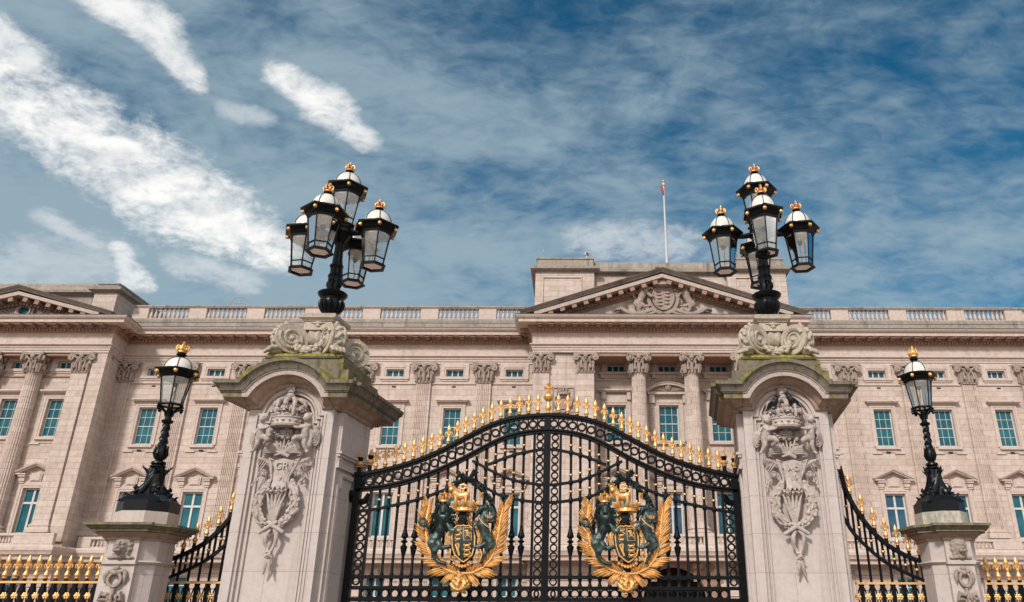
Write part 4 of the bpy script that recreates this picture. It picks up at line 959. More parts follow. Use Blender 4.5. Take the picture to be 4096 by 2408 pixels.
ribbon([(848,960,-.05),(868,1010,-.03)],[.03,.01]); ribbon([(935,950,-.05),(955,1000,-.03)],[.03,.01])
a = y3(906,1078); m.ball((a[0],-.06,a[1]),.045,.04,.05,10,6); m.tube([(a[0]-.05,-.06,a[1]-.02),(a[0],-.10,a[1]+.01),(a[0]+.05,-.06,a[1]-.02)],.018,6)
ribbon([(903,1100,-.05),(893,1160,-.06),(898,1200,-.04),(890,1245,-.03)],[.022,.03,.02,.014]); ribbon([(915,1100,-.05),(930,1150,-.06),(940,1195,-.04),(962,1245,-.03)],[.022,.028,.02,.014]); ribbon([(885,1120,-.04),(878,1150,-.03)],[.02,.008])
PP(m,'ribbon',ST['relief'],None,60,False)
def letters(txt, x, z, size, mat, parent, y=-.112, depth=.008):
    cu = bpy.data.curves.new('t','FONT'); cu.body = txt; cu.size = size; cu.extrude = depth; cu.align_x = 'CENTER'
    o = bpy.data.objects.new('t', cu); C.objects.link(o); dg = bpy.context.evaluated_depsgraph_get(); me = bpy.data.meshes.new_from_object(o.evaluated_get(dg)); bpy.data.objects.remove(o)
    me.transform(Matrix.Translation((x,y,z)) @ Matrix.Rotation(PI/2,4,'X')); me.materials.clear(); me.materials.append(mat)
    q = bpy.data.objects.new('lettering', me); C.objects.link(q); q.parent = parent; return q
pierR = dup(pier, (XR,YF,0)); pierL = pier; pierL.location = (XL,YF,0)
tag(pierL,'tall stone gate pier left of the gates, its carved tablet lettered G R','gate pier','carved stone gate piers')
tag(pierR,'tall stone gate pier right of the gates, its carved tablet dated A D 19 11','gate pier','carved stone gate piers')
tl = [c for c in pierL.children if c.name.startswith('tablet')][0]; tr = [c for c in pierR.children if c.name.startswith('tablet')][0]
INC = ST['pier']
tx, tz = y3(838,300); letters('GR', tx, tz, .155, INC, tl); tx, tz = y3(845,405); letters('V', tx, tz, .085, INC, tl, -.11)
tx, tz = y3(838,302); letters('A·D', tx, tz, .105, INC, tr); tx, tz = y3(841,385); letters('19', tx, tz, .12, INC, tr, -.11); tx, tz = y3(846,440); letters('11', tx, tz, .085, INC, tr, -.112)

# ---------------------------------------------------------------- small lamp piers (origin: centre, at the ground)
YS = 12.7; XSR = atx(3758,2038,YS)
zz = lambda y, dy=-.45: atz(y, YS+dy, 3800)
sp0 = empty('lamp_pier', (0,0,0))
hw = .41; ch = .17
octo = lambda h, c: [(-h+c,-h),(h-c,-h),(h,-h+c),(h,h-c),(h-c,h),(-h+c,h),(-h,h-c),(-h,-h+c)]
z_cap, z_bed, z_led = zz(2091,-.6), zz(2146), zz(2243)
m = M(); m.extz(octo(hw,ch),0,z_bed+.02); m.box(-.23,.23,-hw-.07,-.2,0,z_bed+.02); m.extz(octo(hw+.12,ch),0,.9)
m.plan(octo(hw,ch),[(0,z_led-.05),(.03,z_led-.035),(.055,z_led-.01),(.03,z_led+.01),(0,z_led+.015)],closed=True); m.box(-.25,.25,-hw-.11,-.3,z_led-.045,z_led+.012)
PS = lambda m, n, mt, par=None, ang=35: m.obj(n, mt, par or sp0, ang)
PS(m,'shaft',ST['pier'])
plan_ = [(-hw+ch,-hw),(-.23,-hw),(-.23,-hw-.07),(.23,-hw-.07),(.23,-hw),(hw-ch,-hw),(hw,-hw+ch),(hw,hw-ch),(hw-ch,hw),(-hw+ch,hw),(-hw,hw-ch),(-hw,-hw+ch)]
m = M(); m.plan(plan_,[(0,z_bed-.05),(.03,z_bed-.045),(.03,z_bed-.015),(.045,z_bed-.01),(.10,z_bed+.035),(.125,z_bed+.04),(.125,z_bed+.062)],closed=True); PS(m,'cap_bed',ST['soffit'])
m = M(); m.plan(plan_,[(.125,z_bed+.063),(.20,z_bed+.067),(.20,z_bed+.115),(.222,z_bed+.12),(.225,z_cap-.085),(.262,z_cap-.045),(.285,z_cap-.04),(.285,z_cap-.004),(-.1,z_cap+.02)],closed=True); PS(m,'cap',ST['moss'])
m = M(); m.extz(octo(.42,.24),z_cap+.02,zz(2040)); PS(m,'lamp_block',ST['ring'])
# lion mask
lx_ = 0; lz = (zz(2148)+zz(2234))/2; lh = zz(2148)-zz(2234); yq = -hw-.07
m = M(); k = lh/.34
def B(x,y,z,a,b=None,c=None): m.ball((x*k*.86,yq-y*k*1.25,lz+z*k*1.12),a*k*.92,(b or a)*k*1.1,(c or b or a)*k,12,8)
B(0,.03,0,.12,.09,.14); B(0,.11,-.03,.06,.06,.055); B(0,.10,.035,.03,.05,.06); B(0,.16,-.005,.028,.02,.018)
for s in (-1,1):
    B(s*.035,.13,-.045,.038,.04,.03); B(s*.055,.085,.05,.032,.03,.02); B(s*.06,.08,.0,.035,.03,.03); B(s*.095,.03,.1,.03,.025,.03)
    for i in range(8): a = 1.5-i*.42; B(s*.135*cos(a),.02,.145*sin(a)+.0,.042,.035,.04); B(s*.165*cos(a),.0,.175*sin(a)+.01,.035,.03,.035)
    m.chain([(s*.1*k,yq-.03*k,lz-.15*k,.03*k),(s*.17*k,yq-.05*k,lz-.16*k,.024*k),(s*.2*k,yq-.03*k,lz-.15*k,.02*k)],8,5)
B(0,.10,-.085,.04,.03,.02); B(0,.05,-.12,.07,.05,.05)
m.fuse('lion_mask',ST['mask'],sp0,.0095,1)
# hanging trophy with ring and bow
m = M(); zt_ = z_led-.10
m.ring(0,zt_-.16,.075,.115,yq-.07,yq-.0,20); m.ball((0,yq-.05,zt_-.01),.05,.05,.04); m.chain([(-.1,yq-.03,zt_-.04,.03),(0,yq-.06,zt_-.07,.04),(.1,yq-.03,zt_-.04,.03)],8,5)
for s in (-1,1): m.tube([(s*.12,yq-.02,zt_-.05),(s*.15,yq-.05,zt_-.12),(s*.14,yq-.03,zt_-.22)],[.03,.035,.01],7); m.tube([(s*.04,yq-.03,zt_-.40),(s*.14,yq-.06,zt_-.36),(s*.17,yq-.04,zt_-.44),(s*.05,yq-.03,zt_-.45)],[.02,.04,.04,.02],7)
m.tube([(0,yq-.02,zt_-.26),(.01,yq-.05,zt_-.4),(0,yq-.04,zt_-.56)],[.03,.035,.05],8); m.ball((0,yq-.06,zt_-.42),.04)
fruit(m,[(0,yq-.02,zt_-.45,.12),(0,yq-.02,zt_-.62,.14),(0,yq-.02,zt_-.9,.08),(0,yq-.02,zt_-1.2,.05)],.035,90,leaf=.6); PS(m,'carved_trophy',ST['mask'],None,60)
YSL = 12.35; XSL = atx(594,2043,YSL)
sc_l = (atz(2040,YSL-.45,594))/zz(2040)
spR = dup(sp0,(XSR,YS,0)); [remat(c,ST['pier']) for c in sp0.children if c.name.startswith('lamp_block')]; spR.scale = (.86,.86,1); spL = sp0; spL.location = (XSL,YSL,0); spL.scale = (.98,.98,sc_l)
tag(spL,'small stone lamp pier with lion mask, between spiked railings at far left','lamp pier','small stone lamp piers')
tag(spR,'small stone lamp pier with lion mask and dark mottled base at far right','lamp pier','small stone lamp piers')
ZSL, ZSR = zz(2040)*sc_l, zz(2040)
# ---------------------------------------------------------------- the gates (plane YG)
YG = 12.9
def z8(x, y, Y=YG): return at(1350+x/1.6306, 1500+y/1.6306, Y)
def interp(pts, x):
    if x <= pts[0][0]: return pts[0][1]
    for a, b in zip(pts[:-1], pts[1:]):
        if x <= b[0]: 
            return a[1]+(b[1]-a[1])*(x-a[0])/(b[0]-a[0])
    return pts[-1][1]
def smooth(pts, n=60, it=14):
    x0, x1 = pts[0][0], pts[-1][0]; q = [[x0+(x1-x0)*i/n, interp(pts,x0+(x1-x0)*i/n)] for i in range(n+1)]
    for _ in range(it):
        z = [p[1] for p in q]
        for i in range(1,n): q[i][1] = (z[i-1]+2*z[i]+z[i+1])/4
    return q
GC = (atx(2192,1665,YG)+atx(2181,2300,YG))/2; GH = 3.13     # centre line and half width
def curve(pts, it=14):                                       # z8 points -> distance from the centre line, height; sorted from the centre outwards
    q = sorted((GC-z8(x,y)[0], z8(x,y)[1]) for x, y in pts); q[0] = (0, q[0][1]); q[-1] = (GH, q[-1][1]); return smooth(q, 60, it)
top_c = curve([(150,652),(300,622),(430,588),(560,545),(690,487),(780,437),(870,392),(960,342),(1060,300),(1180,274),(1260,267),(1380,262)])
bot_c = curve([(140,752),(300,738),(420,712),(540,675),(650,632),(760,582),(860,535),(960,475),(1060,427),(1160,392),(1290,374),(1370,370)])
low_c = curve([(150,893),(225,880),(360,852),(475,828),(600,788),(720,742),(790,705),(850,668),(905,690),(970,738),(1060,788),(1160,812),(1290,830),(1370,832)],2)
dn_c = curve([(862,540),(870,552),(960,603),(1060,655),(1160,692),(1310,716),(1372,718)],3)
up_c = curve([(975,597),(985,588),(1060,553),(1180,513),(1310,488),(1372,484)],3)
dn_c = [p for p in dn_c if p[0] <= GC-z8(862,540)[0]]; up_c = [p for p in up_c if p[0] <= GC-z8(975,597)[0]]
Zr1, Zr2, Zr3 = z8(700,1318)[1], z8(700,1388)[1], z8(700,1466)[1]
SPX = .1595
def fleur(m, x, y, z, h=.335):
    """fleur-de-lis spear head: knop, waist, leaf-shaped blade and two curled petals"""
    k = h/.335; L_ = lambda pr, **q: m.lathe([(r*k,z+q_*k) for r,q_ in pr], x, y, 10, **q)
    L_([(.028,0),(.034,.012),(.026,.022),(.040,.045),(.042,.06),(.028,.09),(.016,.115),(.022,.135),(.024,.15),(.02,.165)])
    L_([(.014,.165),(.021,.19),(.034,.235),(.036,.262),(.023,.298),(.004,.338)], sy=.8)
    for s in (-1,1):
        m.tube([(x+s*.006*k,y,z+.11*k),(x+s*.015*k,y,z+.165*k),(x+s*.031*k,y,z+.207*k),(x+s*.050*k,y,z+.203*k),(x+s*.057*k,y,z+.174*k),(x+s*.047*k,y,z+.152*k)],[.010*k,.015*k,.018*k,.016*k,.013*k,.010*k],7)
    return m
FL = fleur(M(),0,0,0).mesh('spear_finial', GOLD, 50)
def finial(x, y, z, parent, sc_=1.):
    o = bpy.data.objects.new('spear_finial', FL); C.objects.link(o); w_ = wl(parent); o.parent = parent; o.location = (x-w_[0],y-w_[1],z-w_[2]); o.scale = (sc_,)*3; return o
BD = M().lathe([(.020,-.02),(.034,-.012),(.036,0),(.034,.012),(.020,.02)],0,0,10).mesh('bead', GOLD, 50)
def bead(x, y, z, parent):
    o = bpy.data.objects.new('bead', BD); C.objects.link(o); w_ = wl(parent); o.parent = parent; o.location = (x-w_[0],y-w_[1],z-w_[2])
def spindle(m, x, y, z, s=1.): m.lathe([(.018,z-.26*s),(.030,z-.25*s),(.022,z-.235*s),(.03,z-.20*s),(.055,z-.10*s),(.056,z-.07*s),(.03,z-.05*s),(.028,z-.02*s),(.062,z),(.028,z+.03*s),(.026,z+.05*s),(.055,z+.07*s),(.058,z+.09*s),(.036,z+.16*s),(.024,z+.22*s),(.03,z+.235*s),(.018,z+.25*s)],x,y,12)
def pommel(x, y, z, parent):
    m = M(); m.lathe([(.05,z-.02),(.05,z),(.034,z+.02),(.034,z+.11),(.03,z+.19),(.04,z+.2),(.05,z+.235),(.055,z+.245),(.03,z+.26)],x,y,12); o = m.obj('post_cap', IRON, parent)
    g = M(); g.lathe([(.04,z+.095),(.047,z+.105),(.038,z+.118)],x,y,14); g.lathe([(.03,z+.12),(.062,z+.14),(.068,z+.165),(.055,z+.185),(.03,z+.192)],x,y,14); g.lathe([(.058,z+.258),(.05,z+.27),(.036,z+.295),(.022,z+.32),(.026,z+.335),(.016,z+.35),(.003,z+.372)],x,y,14); g.obj('gilding', GOLD, o)
def make_leaf(s, label):
    """one leaf of the gates: s = -1 left of the meeting line, +1 right"""
    X = lambda u: GC+s*u
    t = empty('gate_leaf', (X(GH),YG,0), label, 'gate', 'pair of tall iron gates')
    def line(c, a=0, b=9): 
        q = [(X(u),z) for u, z in c if a <= u <= b]; return q if s > 0 else q[::-1]
    def rail(name, c, w_, d0, d1, a=0, b=9): M().bar(line(c,a,b),w_,YG-d0,YG+d1).obj(name, IRON, t)
    m = M(); m.bar(line(top_c,.0),.045,YG-.075,YG+.075); m.bar([(x,z-.035) for x,z in line(top_c,.0)],.04,YG-.05,YG+.05); m.obj('top_rail', IRON, t)
    m = M(); m.bar(line(bot_c,.0),.05,YG-.06,YG+.06); m.bar([(x,z+.03) for x,z in line(bot_c,.0)],.03,YG-.085,YG+.085); m.obj('arch_rail', IRON, t)
    i0, i1 = .24, GH-.23
    rail('curved_rail', low_c, .042, .035, .035, .03, GH-.03); rail('curved_rail', dn_c, .04, .035, .035, .03); rail('curved_rail', up_c, .04, .035, .035, .03)
    for nm, z, w_ in (('lower_rail',Zr1,.05),('lower_rail',Zr2,.05),('lower_rail',Zr3,.06),('foot_rail',.16,.10)): 
        m = M(); m.box(min(X(.0),X(GH)),max(X(.0),X(GH)),YG-.05,YG+.05,z-w_/2,z+w_/2); m.obj(nm, IRON, t)
    # stiles with their columns of rings
    def rings(u, z0, z1, r=.066):
        m = M(); n = max(1,round((z1-z0)/(2*r*.98))); st = (z1-z0)/n
        for i in range(n): m.ring(X(u), z0+st*(i+.5), r*.62, r*.98, YG-.028, YG+.028, 16)
        m.obj('ring_column', IRON, t)
    zt, zb2 = interp(top_c,GH), interp(bot_c,GH)
    m = M(); m.box(min(X(GH-.07),X(GH+.04)),max(X(GH-.07),X(GH+.04)),YG-.06,YG+.06,.05,zt+.04); m.box(min(X(GH-.10),X(GH+.06)),max(X(GH-.10),X(GH+.06)),YG-.085,YG+.085,zt-.02,zt+.035); m.obj('hanging_stile', IRON, t)
    m = M(); m.box(min(X(GH-.26),X(GH-.225)),max(X(GH-.26),X(GH-.225)),YG-.04,YG+.04,.2,zb2); m.obj('inner_stile', IRON, t)
    rings(GH-.148, Zr2+.03, zb2-.16)
    m = M(); m.tube([(X(GH-.07),YG,zb2-.20),(X(GH-.16),YG,zb2-.17),(X(GH-.22),YG,zb2-.06)],[.05,.06,.05],6); m.obj('corner_brace', IRON, t)
    m = M(); e = (.0,.062) if s < 0 else (.003,.05); m.box(min(X(e[0]),X(e[1])),max(X(e[0]),X(e[1])),YG-.055,YG+.055,.05,interp(top_c,0)+.02); m.obj('meeting_stile', IRON, t)
    m = M(); m.box(min(X(.200),X(.242)),max(X(.200),X(.242)),YG-.04,YG+.04,.2,interp(bot_c,.2)); m.obj('inner_stile', IRON, t)
    rings(.128, Zr2+.03, interp(bot_c,.1)-.03)
    # rings between the two top rails and in the bottom band
    m = M(); u = .10; prev = None
    us = []
    while u < GH-.02: us.append(u); u += SPX/math.hypot(1,(interp(top_c,u+.08)-interp(top_c,u-.08))/.16)*1.0
    for u in us:
        za, zb_ = interp(top_c,u)-.05, interp(bot_c,u)+.045; m.ring(X(u),(za+zb_)/2,.047,.074,YG-.03,YG+.03,18)
        h = u+SPX/2
        if h < GH-.05: m.box(X(h)-.011,X(h)+.011,YG-.03,YG+.03,interp(bot_c,h),interp(top_c,h))
        for zz_ in (za-.005,zb_+.005): m.ball((X(u),YG,zz_),.02,.02,.02,6,4)
    m.obj('ring_frieze', IRON, t)
    n = round((i1-i0)/SPX); sp_ = (i1-i0)/n; ub = [i0+sp_*(i+.0) for i in range(1,n)]
    m = M(); zm = (Zr2+Zr3)/2
    for k in range(n+3):
        u = i0-sp_*.5+sp_*(k-.0) if k <= n else None
        if u is None or u < .05 or u > GH-.04: continue
        m.ring(X(u),zm,.05,.078,YG-.03,YG+.03,18)
    for u in ub+[i0,i1]: m.box(X(u)-.014,X(u)+.014,YG-.03,YG+.03,Zr3,Zr2)
    m.ring(X(.10),zm,.05,.078,YG-.03,YG+.03,18); m.obj('ring_band', IRON, t)
    # bars
    for k, u in enumerate(ub):
        x = X(u); ztop = interp(bot_c,u); m = M()
        r = .0225
        m.lathe([(r,Zr2),(r*1.7,Zr2+.02),(r,Zr2+.07),(r,Zr1-.07),(r*1.7,Zr1-.02),(r*1.7,Zr1+.02),(r,Zr1+.08),(r,ztop)],x,YG,10)
        m.lathe([(r,.2),(r,Zr3)],x,YG,10)
        for c in (low_c, dn_c, up_c):
            if c[0][0] <= u <= c[-1][0]: zc_ = interp(c,u); m.lathe([(r,zc_-.055),(r*1.7,zc_-.02),(r*1.7,zc_+.02),(r,zc_+.055)],x,YG,10)
        if k in (0,1): spindle(m, x, YG, z8(1200,1088)[1])
        far = len(ub)-1-k
        if (s < 0 and far in (3,4)) or (s > 0 and far in (4,5)): spindle(m, x, YG, z8(450,1088)[1])
        b = m.obj('bar', IRON, t, 45); bead(x,YG,interp(low_c,u)+.14 if interp(low_c,u)+.14 < ztop-.05 else ztop-.06,b)
        for c in (dn_c, up_c):
            if c[0][0] <= u <= c[-1][0] and interp(c,u)+.13 < ztop: bead(x,YG,interp(c,u)+.12,b)
    for u in us:
        h = u+SPX*.48
        if h < GH-.22 and h > .12: 
            finial(X(h),YG,interp(top_c,h)+.045,t); M().lathe([(.03,interp(top_c,h)),(.034,interp(top_c,h)+.03),(.022,interp(top_c,h)+.05)],X(h),YG,10).obj('finial_socket',IRON,t)
    pommel(X(GH+.0),YG,zt+.03,t); pommel(X(GH-.175),YG,interp(top_c,GH-.175)+.03,t)
    # hinge arm to the pier and the rod beside it
    m = M(); m.box(min(X(GH),X(GH+.32)),max(X(GH),X(GH+.32)),YG-.07,YG+.10,zb2-.10,zb2-.01); m.tube([(X(GH+.05),YG,zb2-.13),(X(GH+.34),YG+.02,zb2-.07)],[.07,.04],8); m.obj('hinge_arm', IRON, t)
    m = M(); m.tube([(X(GH+.16),YG,.1),(X(GH+.16),YG,zb2-.06)],.024,8); m.obj('side_rod', IRON, t)
    return t
leafL = make_leaf(-1, 'left leaf of the tall black iron gates, topped by the gold orb and cross')
leafR = make_leaf(1, 'right leaf of the tall black iron gates, in front of the dark archway')
# orb and cross on the meeting stile
zt = interp(top_c,0)+.02; m = M()
m.lathe([(.04,zt),(.045,zt+.02),(.032,zt+.04),(.034,zt+.06),(.05,zt+.09),(.052,zt+.12),(.03,zt+.17),(.026,zt+.21),(.04,zt+.225)],GC,YG,14); m.ball((GC,YG,zt+.295),.082,.082,.08,16,10); m.lathe([(.084,zt+.287),(.088,zt+.295),(.084,zt+.303)],GC,YG,16); m.lathe([(.03,zt+.36),(.035,zt+.385),(.02,zt+.40)],GC,YG,10)
for dx, dz in ((0,1),(0,-1),(1,0),(-1,0)): m.tube([(GC,YG,zt+.46),(GC+dx*.075,YG,zt+.46+dz*.075)],[.012,.04],4)
m.obj('orb_and_cross', GOLDM, leafL)

# ---------------------------------------------------------------- the gilded arms on each leaf
YE = YG-.10
EX, EZ = at(1857,2166,YE)
def e6(x, y): X, Z = at(1600+x/2.6927,1850+y/2.6927,YE); return (X-EX, Z-EZ)
PXM = 680.
arms = empty('t', (0,0,0)); arms0 = bpy.data.objects.new('coat_of_arms', M().box(-.05,.05,.05,.08,-.5,.45).mesh('coat_of_arms', IRON)); C.objects.link(arms0)
def A(m, name, mat, ang=50): return m.obj(name, mat, arms0, ang)
def tb(m, pts, n=7):                                        # (x,y,depth,r px)
    m.tube([(*((lambda q: (q[0],-d,q[1]))(e6(x,y))),) for x,y,d,r in pts],[r/PXM for x,y,d,r in pts],n)
def ch_(m, pts, n=10, k=6): m.chain([(e6(x,y)[0],-d,e6(x,y)[1],r/PXM) for x,y,d,r in pts],n,k,.3)
# palm branches
def palm(spine, out, n, ln):
    m = M(); pts = [(*e6(x,y),d) for x,y,d in spine]
    m.tube([(x,-d,z) for x,z,d in pts],[.022]*(len(pts)-1)+[.008],7)
    rg = random.Random(5)
    for i in range(n):
        t = .06+.94*i/(n-1); k = min(int(t*(len(pts)-1)),len(pts)-2); u = t*(len(pts)-1)-k
        p = [pts[k][j]+(pts[k+1][j]-pts[k][j])*u for j in range(3)]; d = Vector((pts[k+1][0]-pts[k][0],pts[k+1][1]-pts[k][1])).normalized()
        for sd in (-1,1):
            if sd*out < 0 and (t > .97): continue
            nrm = Vector((d.y,-d.x))*sd*out; l = ln*(.78+.3*rg.random())*(1.-.25*abs(t-.45))*(1. if sd > 0 else .62)
            v = (d*(.62+.35*t)+nrm*(1-.35*t)*.8).normalized(); q = (p[0]+v.x*l*.5,p[1]+v.y*l*.5); e = (p[0]+v.x*l,p[1]+v.y*l); dp = p[2]+rg.uniform(-.01,.03)
            w_ = .026; nn = Vector((-v.y,v.x))
            a = [(p[0],-p[2]-.005,p[1]),(q[0]+nn.x*w_,-dp-.012,q[1]+nn.y*w_),(q[0]+v.x*l*.08,-dp-.038,q[1]+v.y*l*.08),(q[0]-nn.x*w_,-dp-.012,q[1]-nn.y*w_),(e[0],-dp-.015-.02*rg.random(),e[1]),(q[0],-dp+.006,q[1])]
            m.add(a,[[0,1,2],[0,2,3],[1,4,2],[2,4,3],[0,5,1],[0,3,5],[1,5,4],[3,4,5]])
    return A(m,'palm_branch',GOLDM,20)
palm([(655,1195,.06),(560,1180,.06),(450,1120,.06),(360,1020,.05),(310,900,.05),(285,760,.05),(290,600,.04),(320,450,.03)],-1,29,.29)
palm([(660,1195,.06),(780,1190,.06),(900,1130,.06),(980,1040,.05),(1030,920,.05),(1065,760,.05),(1085,600,.04),(1120,460,.03)],1,32,.30)
# laurel wreath
m = M(); rg = random.Random(9)
for pth in ([(330,900),(345,700),(375,540),(430,420),(500,330),(590,240),(680,185),(760,160),(800,115)],[(1010,900),(1030,700),(1020,540),(985,430),(920,340),(850,260),(790,210),(720,175),(660,135)]):
    tb(m,[(x,y,-.01,26 if i < 7 else 14) for i,(x,y) in enumerate(pth)],8)
    for i in range(120):
        t = rg.random()*(len(pth)-1.02); k = int(t); u = t-k; x = pth[k][0]+(pth[k+1][0]-pth[k][0])*u; y = pth[k][1]+(pth[k+1][1]-pth[k][1])*u
        dx, dy = pth[k+1][0]-pth[k][0], pth[k+1][1]-pth[k][1]; l = math.hypot(dx,dy); dx/=l; dy/=l; sd = rg.choice((-1,1))*rg.uniform(.1,1.)
        ex, ey = x+dx*55-dy*sd*42, y+dy*55+dx*sd*42; tb(m,[(x-dy*sd*10,y+dx*sd*10,.01,4),((x+ex)/2,(y+ey)/2,.03+.03*rg.random(),14),(ex,ey,.015,2)],5)
A(m,'laurel_wreath',BRONZED)
m = M(); tb(m,[(870,330,.07,8),(890,350,.10,18),(900,400,.07,6)],6); tb(m,[(905,330,.07,6),(885,355,.11,14),(875,385,.08,8)],6); tb(m,[(380,640,.06,8),(360,560,.06,14),(390,480,.05,8)],6); A(m,'gilt_ribbon',GOLDM)
# lion supporter
m = M()
ch_(m,[(470,640,.10,66),(450,720,.10,62),(430,770,.09,52),(390,830,.09,62),(360,870,.09,60)])
ch_(m,[(490,540,.12,72),(480,600,.12,76),(465,660,.11,64)])
ch_(m,[(490,510,.15,58),(487,535,.20,36),(486,548,.225,24)]); ch_(m,[(486,505,.205,12),(486,535,.235,14)],8,5)
for s in (-1,1): m.ball((e6(487+s*24,500)[0],-.19,e6(487+s*24,500)[1]),.022,.018,.013,8,5); m.ball((e6(487+s*50,470)[0],-.14,e6(487,462)[1]),.024,.02,.026,8,5); m.ball((e6(487+s*14,548)[0],-.235,e6(487,552)[1]),.022,.02,.02,8,5)
ch_(m,[(510,650,.13,36),(545,700,.17,27),(575,745,.18,21),(600,745,.19,22),(612,738,.19,12)]); 
for k in (-1,0,1): ch_(m,[(598,745+k*14,.19,12),(622,748+k*17,.18,9)],8,5)
ch_(m,[(530,590,.12,36),(575,580,.15,26),(600,590,.16,22)]); 
for k in (-1,0,1): ch_(m,[(600,590+k*14,.16,11),(620,594+k*15,.16,8)],8,5)
ch_(m,[(370,880,.10,62),(385,940,.11,46),(375,1000,.10,30),(405,1050,.10,26),(440,1080,.12,24),(490,1095,.13,20)]); ch_(m,[(400,860,.08,54),(440,900,.11,40),(465,925,.11,28),(510,920,.13,24),(548,915,.14,20)])
for k in (-1,0,1): ch_(m,[(548,915+k*12,.14,10),(566,918+k*15,.13,7)],8,5); ch_(m,[(485,1092+k*11,.13,10),(506,1098+k*12,.12,7)],8,5)
ch_(m,[(345,850,.07,22),(335,760,.12,16),(315,700,.15,16),(285,690,.15,18),(250,685,.15,16),(222,650,.15,15),(240,610,.15,15),(285,615,.15,14),(300,650,.15,13)],8,5)
ch_(m,[(290,690,.15,22),(305,640,.16,12)],8,5)
lion = m.fuse('lion',BRONZE,arms0,.0085,1)
m = M()
rg = random.Random(2)
for i in range(70):
    a = rg.random()*2*PI; rr = rg.uniform(.55,1.15); x, y = 485+98*rr*cos(a), 590+120*rr*sin(a)
    if (x-487)**2+(y-520)**2 < 46**2: continue
    tb(m,[(x,y-16,.17+.07*(1.15-rr),12),(x+rg.uniform(-8,8),y+8,.245-.085*rr,15),(x+rg.uniform(-12,12),y+34,.19-.07*rr,6)],6)
A(m,'lion_mane',BRONZED)
# unicorn supporter
m = M()
ch_(m,[(900,620,.12,50),(905,680,.12,62),(920,740,.12,56),(940,800,.11,56),(975,860,.10,62)])
ch_(m,[(935,500,.11,40),(925,560,.12,46),(905,620,.12,52)]); ch_(m,[(930,500,.14,36),(890,510,.16,32),(855,555,.17,22),(832,590,.17,20),(815,600,.17,14)])
for s in (0,1): ch_(m,[(930+s*16,475,.14+s*.03,14),(938+s*18,445,.14+s*.03,6)],8,5); 
rg = random.Random(4)
for i in range(26):
    t = i/25; x, y = 945+40*sin(t*3), 470+150*t; tb(m,[(x,y,.12,10),(x+30+rg.uniform(0,18),y+14,.13,13),(x+38+rg.uniform(0,30),y+42,.10,5)],6)
ch_(m,[(885,690,.14,34),(840,670,.18,22),(815,690,.19,16),(800,735,.19,13),(788,748,.19,15)]); ch_(m,[(910,650,.12,30),(960,640,.14,22),(1000,650,.14,18),(1025,635,.14,15)])
ch_(m,[(985,880,.10,56),(950,925,.11,36),(940,965,.11,24),(925,990,.12,22),(905,1030,.12,16),(885,1085,.12,15)]); ch_(m,[(940,880,.11,40),(890,905,.13,26),(855,918,.14,20),(815,915,.15,16)])
ch_(m,[(1010,830,.06,16),(1025,770,.05,22),(1015,730,.06,16),(1030,700,.05,10)],8,5)
uni = m.fuse('unicorn',BRONZE,arms0,.0085,1)
m = M(); tb(m,[(905,484,.16,13),(840,478,.19,9),(770,468,.21,3)],8); A(m,'unicorn_horn',BRONZE)
def smallcrown(cx, cy, w_, h_, d, name, n=9, dd=None):
    """open gilded crown seen from below, centre of its rim at (cx,cy) px"""
    x0, z0 = e6(cx,cy); r = w_/2/PXM; h = h_/PXM; m = M(); y0 = -d
    m.lathe([(r*.80,z0),(r*.90,z0+h*.04),(r*.86,z0+h*.12),(r*.84,z0+h*.26),(r*.92,z0+h*.32),(r*.80,z0+h*.33)],x0,y0,24)
    for i in range(n*2):
        a = 2*PI*i/(n*2); p = lambda rr,zz_: (x0+r*rr*cos(a),y0+r*rr*sin(a),z0+h*zz_)
        if i%2: m.tube([p(.9,.3),p(1.0,.52),p(1.04,.66)],[r*.06,r*.10,r*.05],6); m.ball(p(1.02,.62),r*.09,r*.09,r*.09,6,4)
        else: m.tube([p(.9,.3),p(1.02,.55),p(1.1,.78)],[r*.07,r*.17,r*.05],6)
        m.ball(p(.9,.19),r*.055,r*.055,r*.055,6,4)
    return m, x0, y0, z0, r, h
m, x0, y0, z0, r, h = smallcrown(490,440,118,96,.14,'',6)
for a in range(4): m.tube([(x0+r*.9*cos(a*PI/2+.4),y0+r*.9*sin(a*PI/2+.4),z0+h*.5),(x0+r*.85*cos(a*PI/2+.4),y0+r*.85*sin(a*PI/2+.4),z0+h*.95),(x0,y0,z0+h*.92)],r*.14,6)
m.ball((x0,y0,z0+h*1.05),r*.16); m.tube([(x0,y0,z0+h*1.1),(x0,y0,z0+h*1.35)],[r*.06,r*.16],4); A(m,'lion_crown',GOLDM)
m, x0, y0, z0, r, h = smallcrown(715,548,272,150,.17,'',8); A(m,'helmet_crown',GOLDM)
m = M(); tb(m,[(935,590,.13,8),(960,610,.17,14),(1000,618,.12,8)],6)
for k in range(4): x = 935+20*k; tb(m,[(x,600+4*k,.17,10),(x+2,570+5*k,.18,6)],5)
for pts in ([(870,615,.19),(900,660,.21),(945,695,.20),(975,720,.16)],[(880,950,.17),(895,1000,.17),(870,1070,.14)]):
    for i in range(12):
        t = i/11*(len(pts)-1); k = min(int(t),len(pts)-2); u = t-k; p = [pts[k][j]+(pts[k+1][j]-pts[k][j])*u for j in range(3)]; q = e6(p[0],p[1]); m.ball((q[0],-p[2],q[1]),.016,.012,.012,6,4)
A(m,'unicorn_collar',GOLDM)
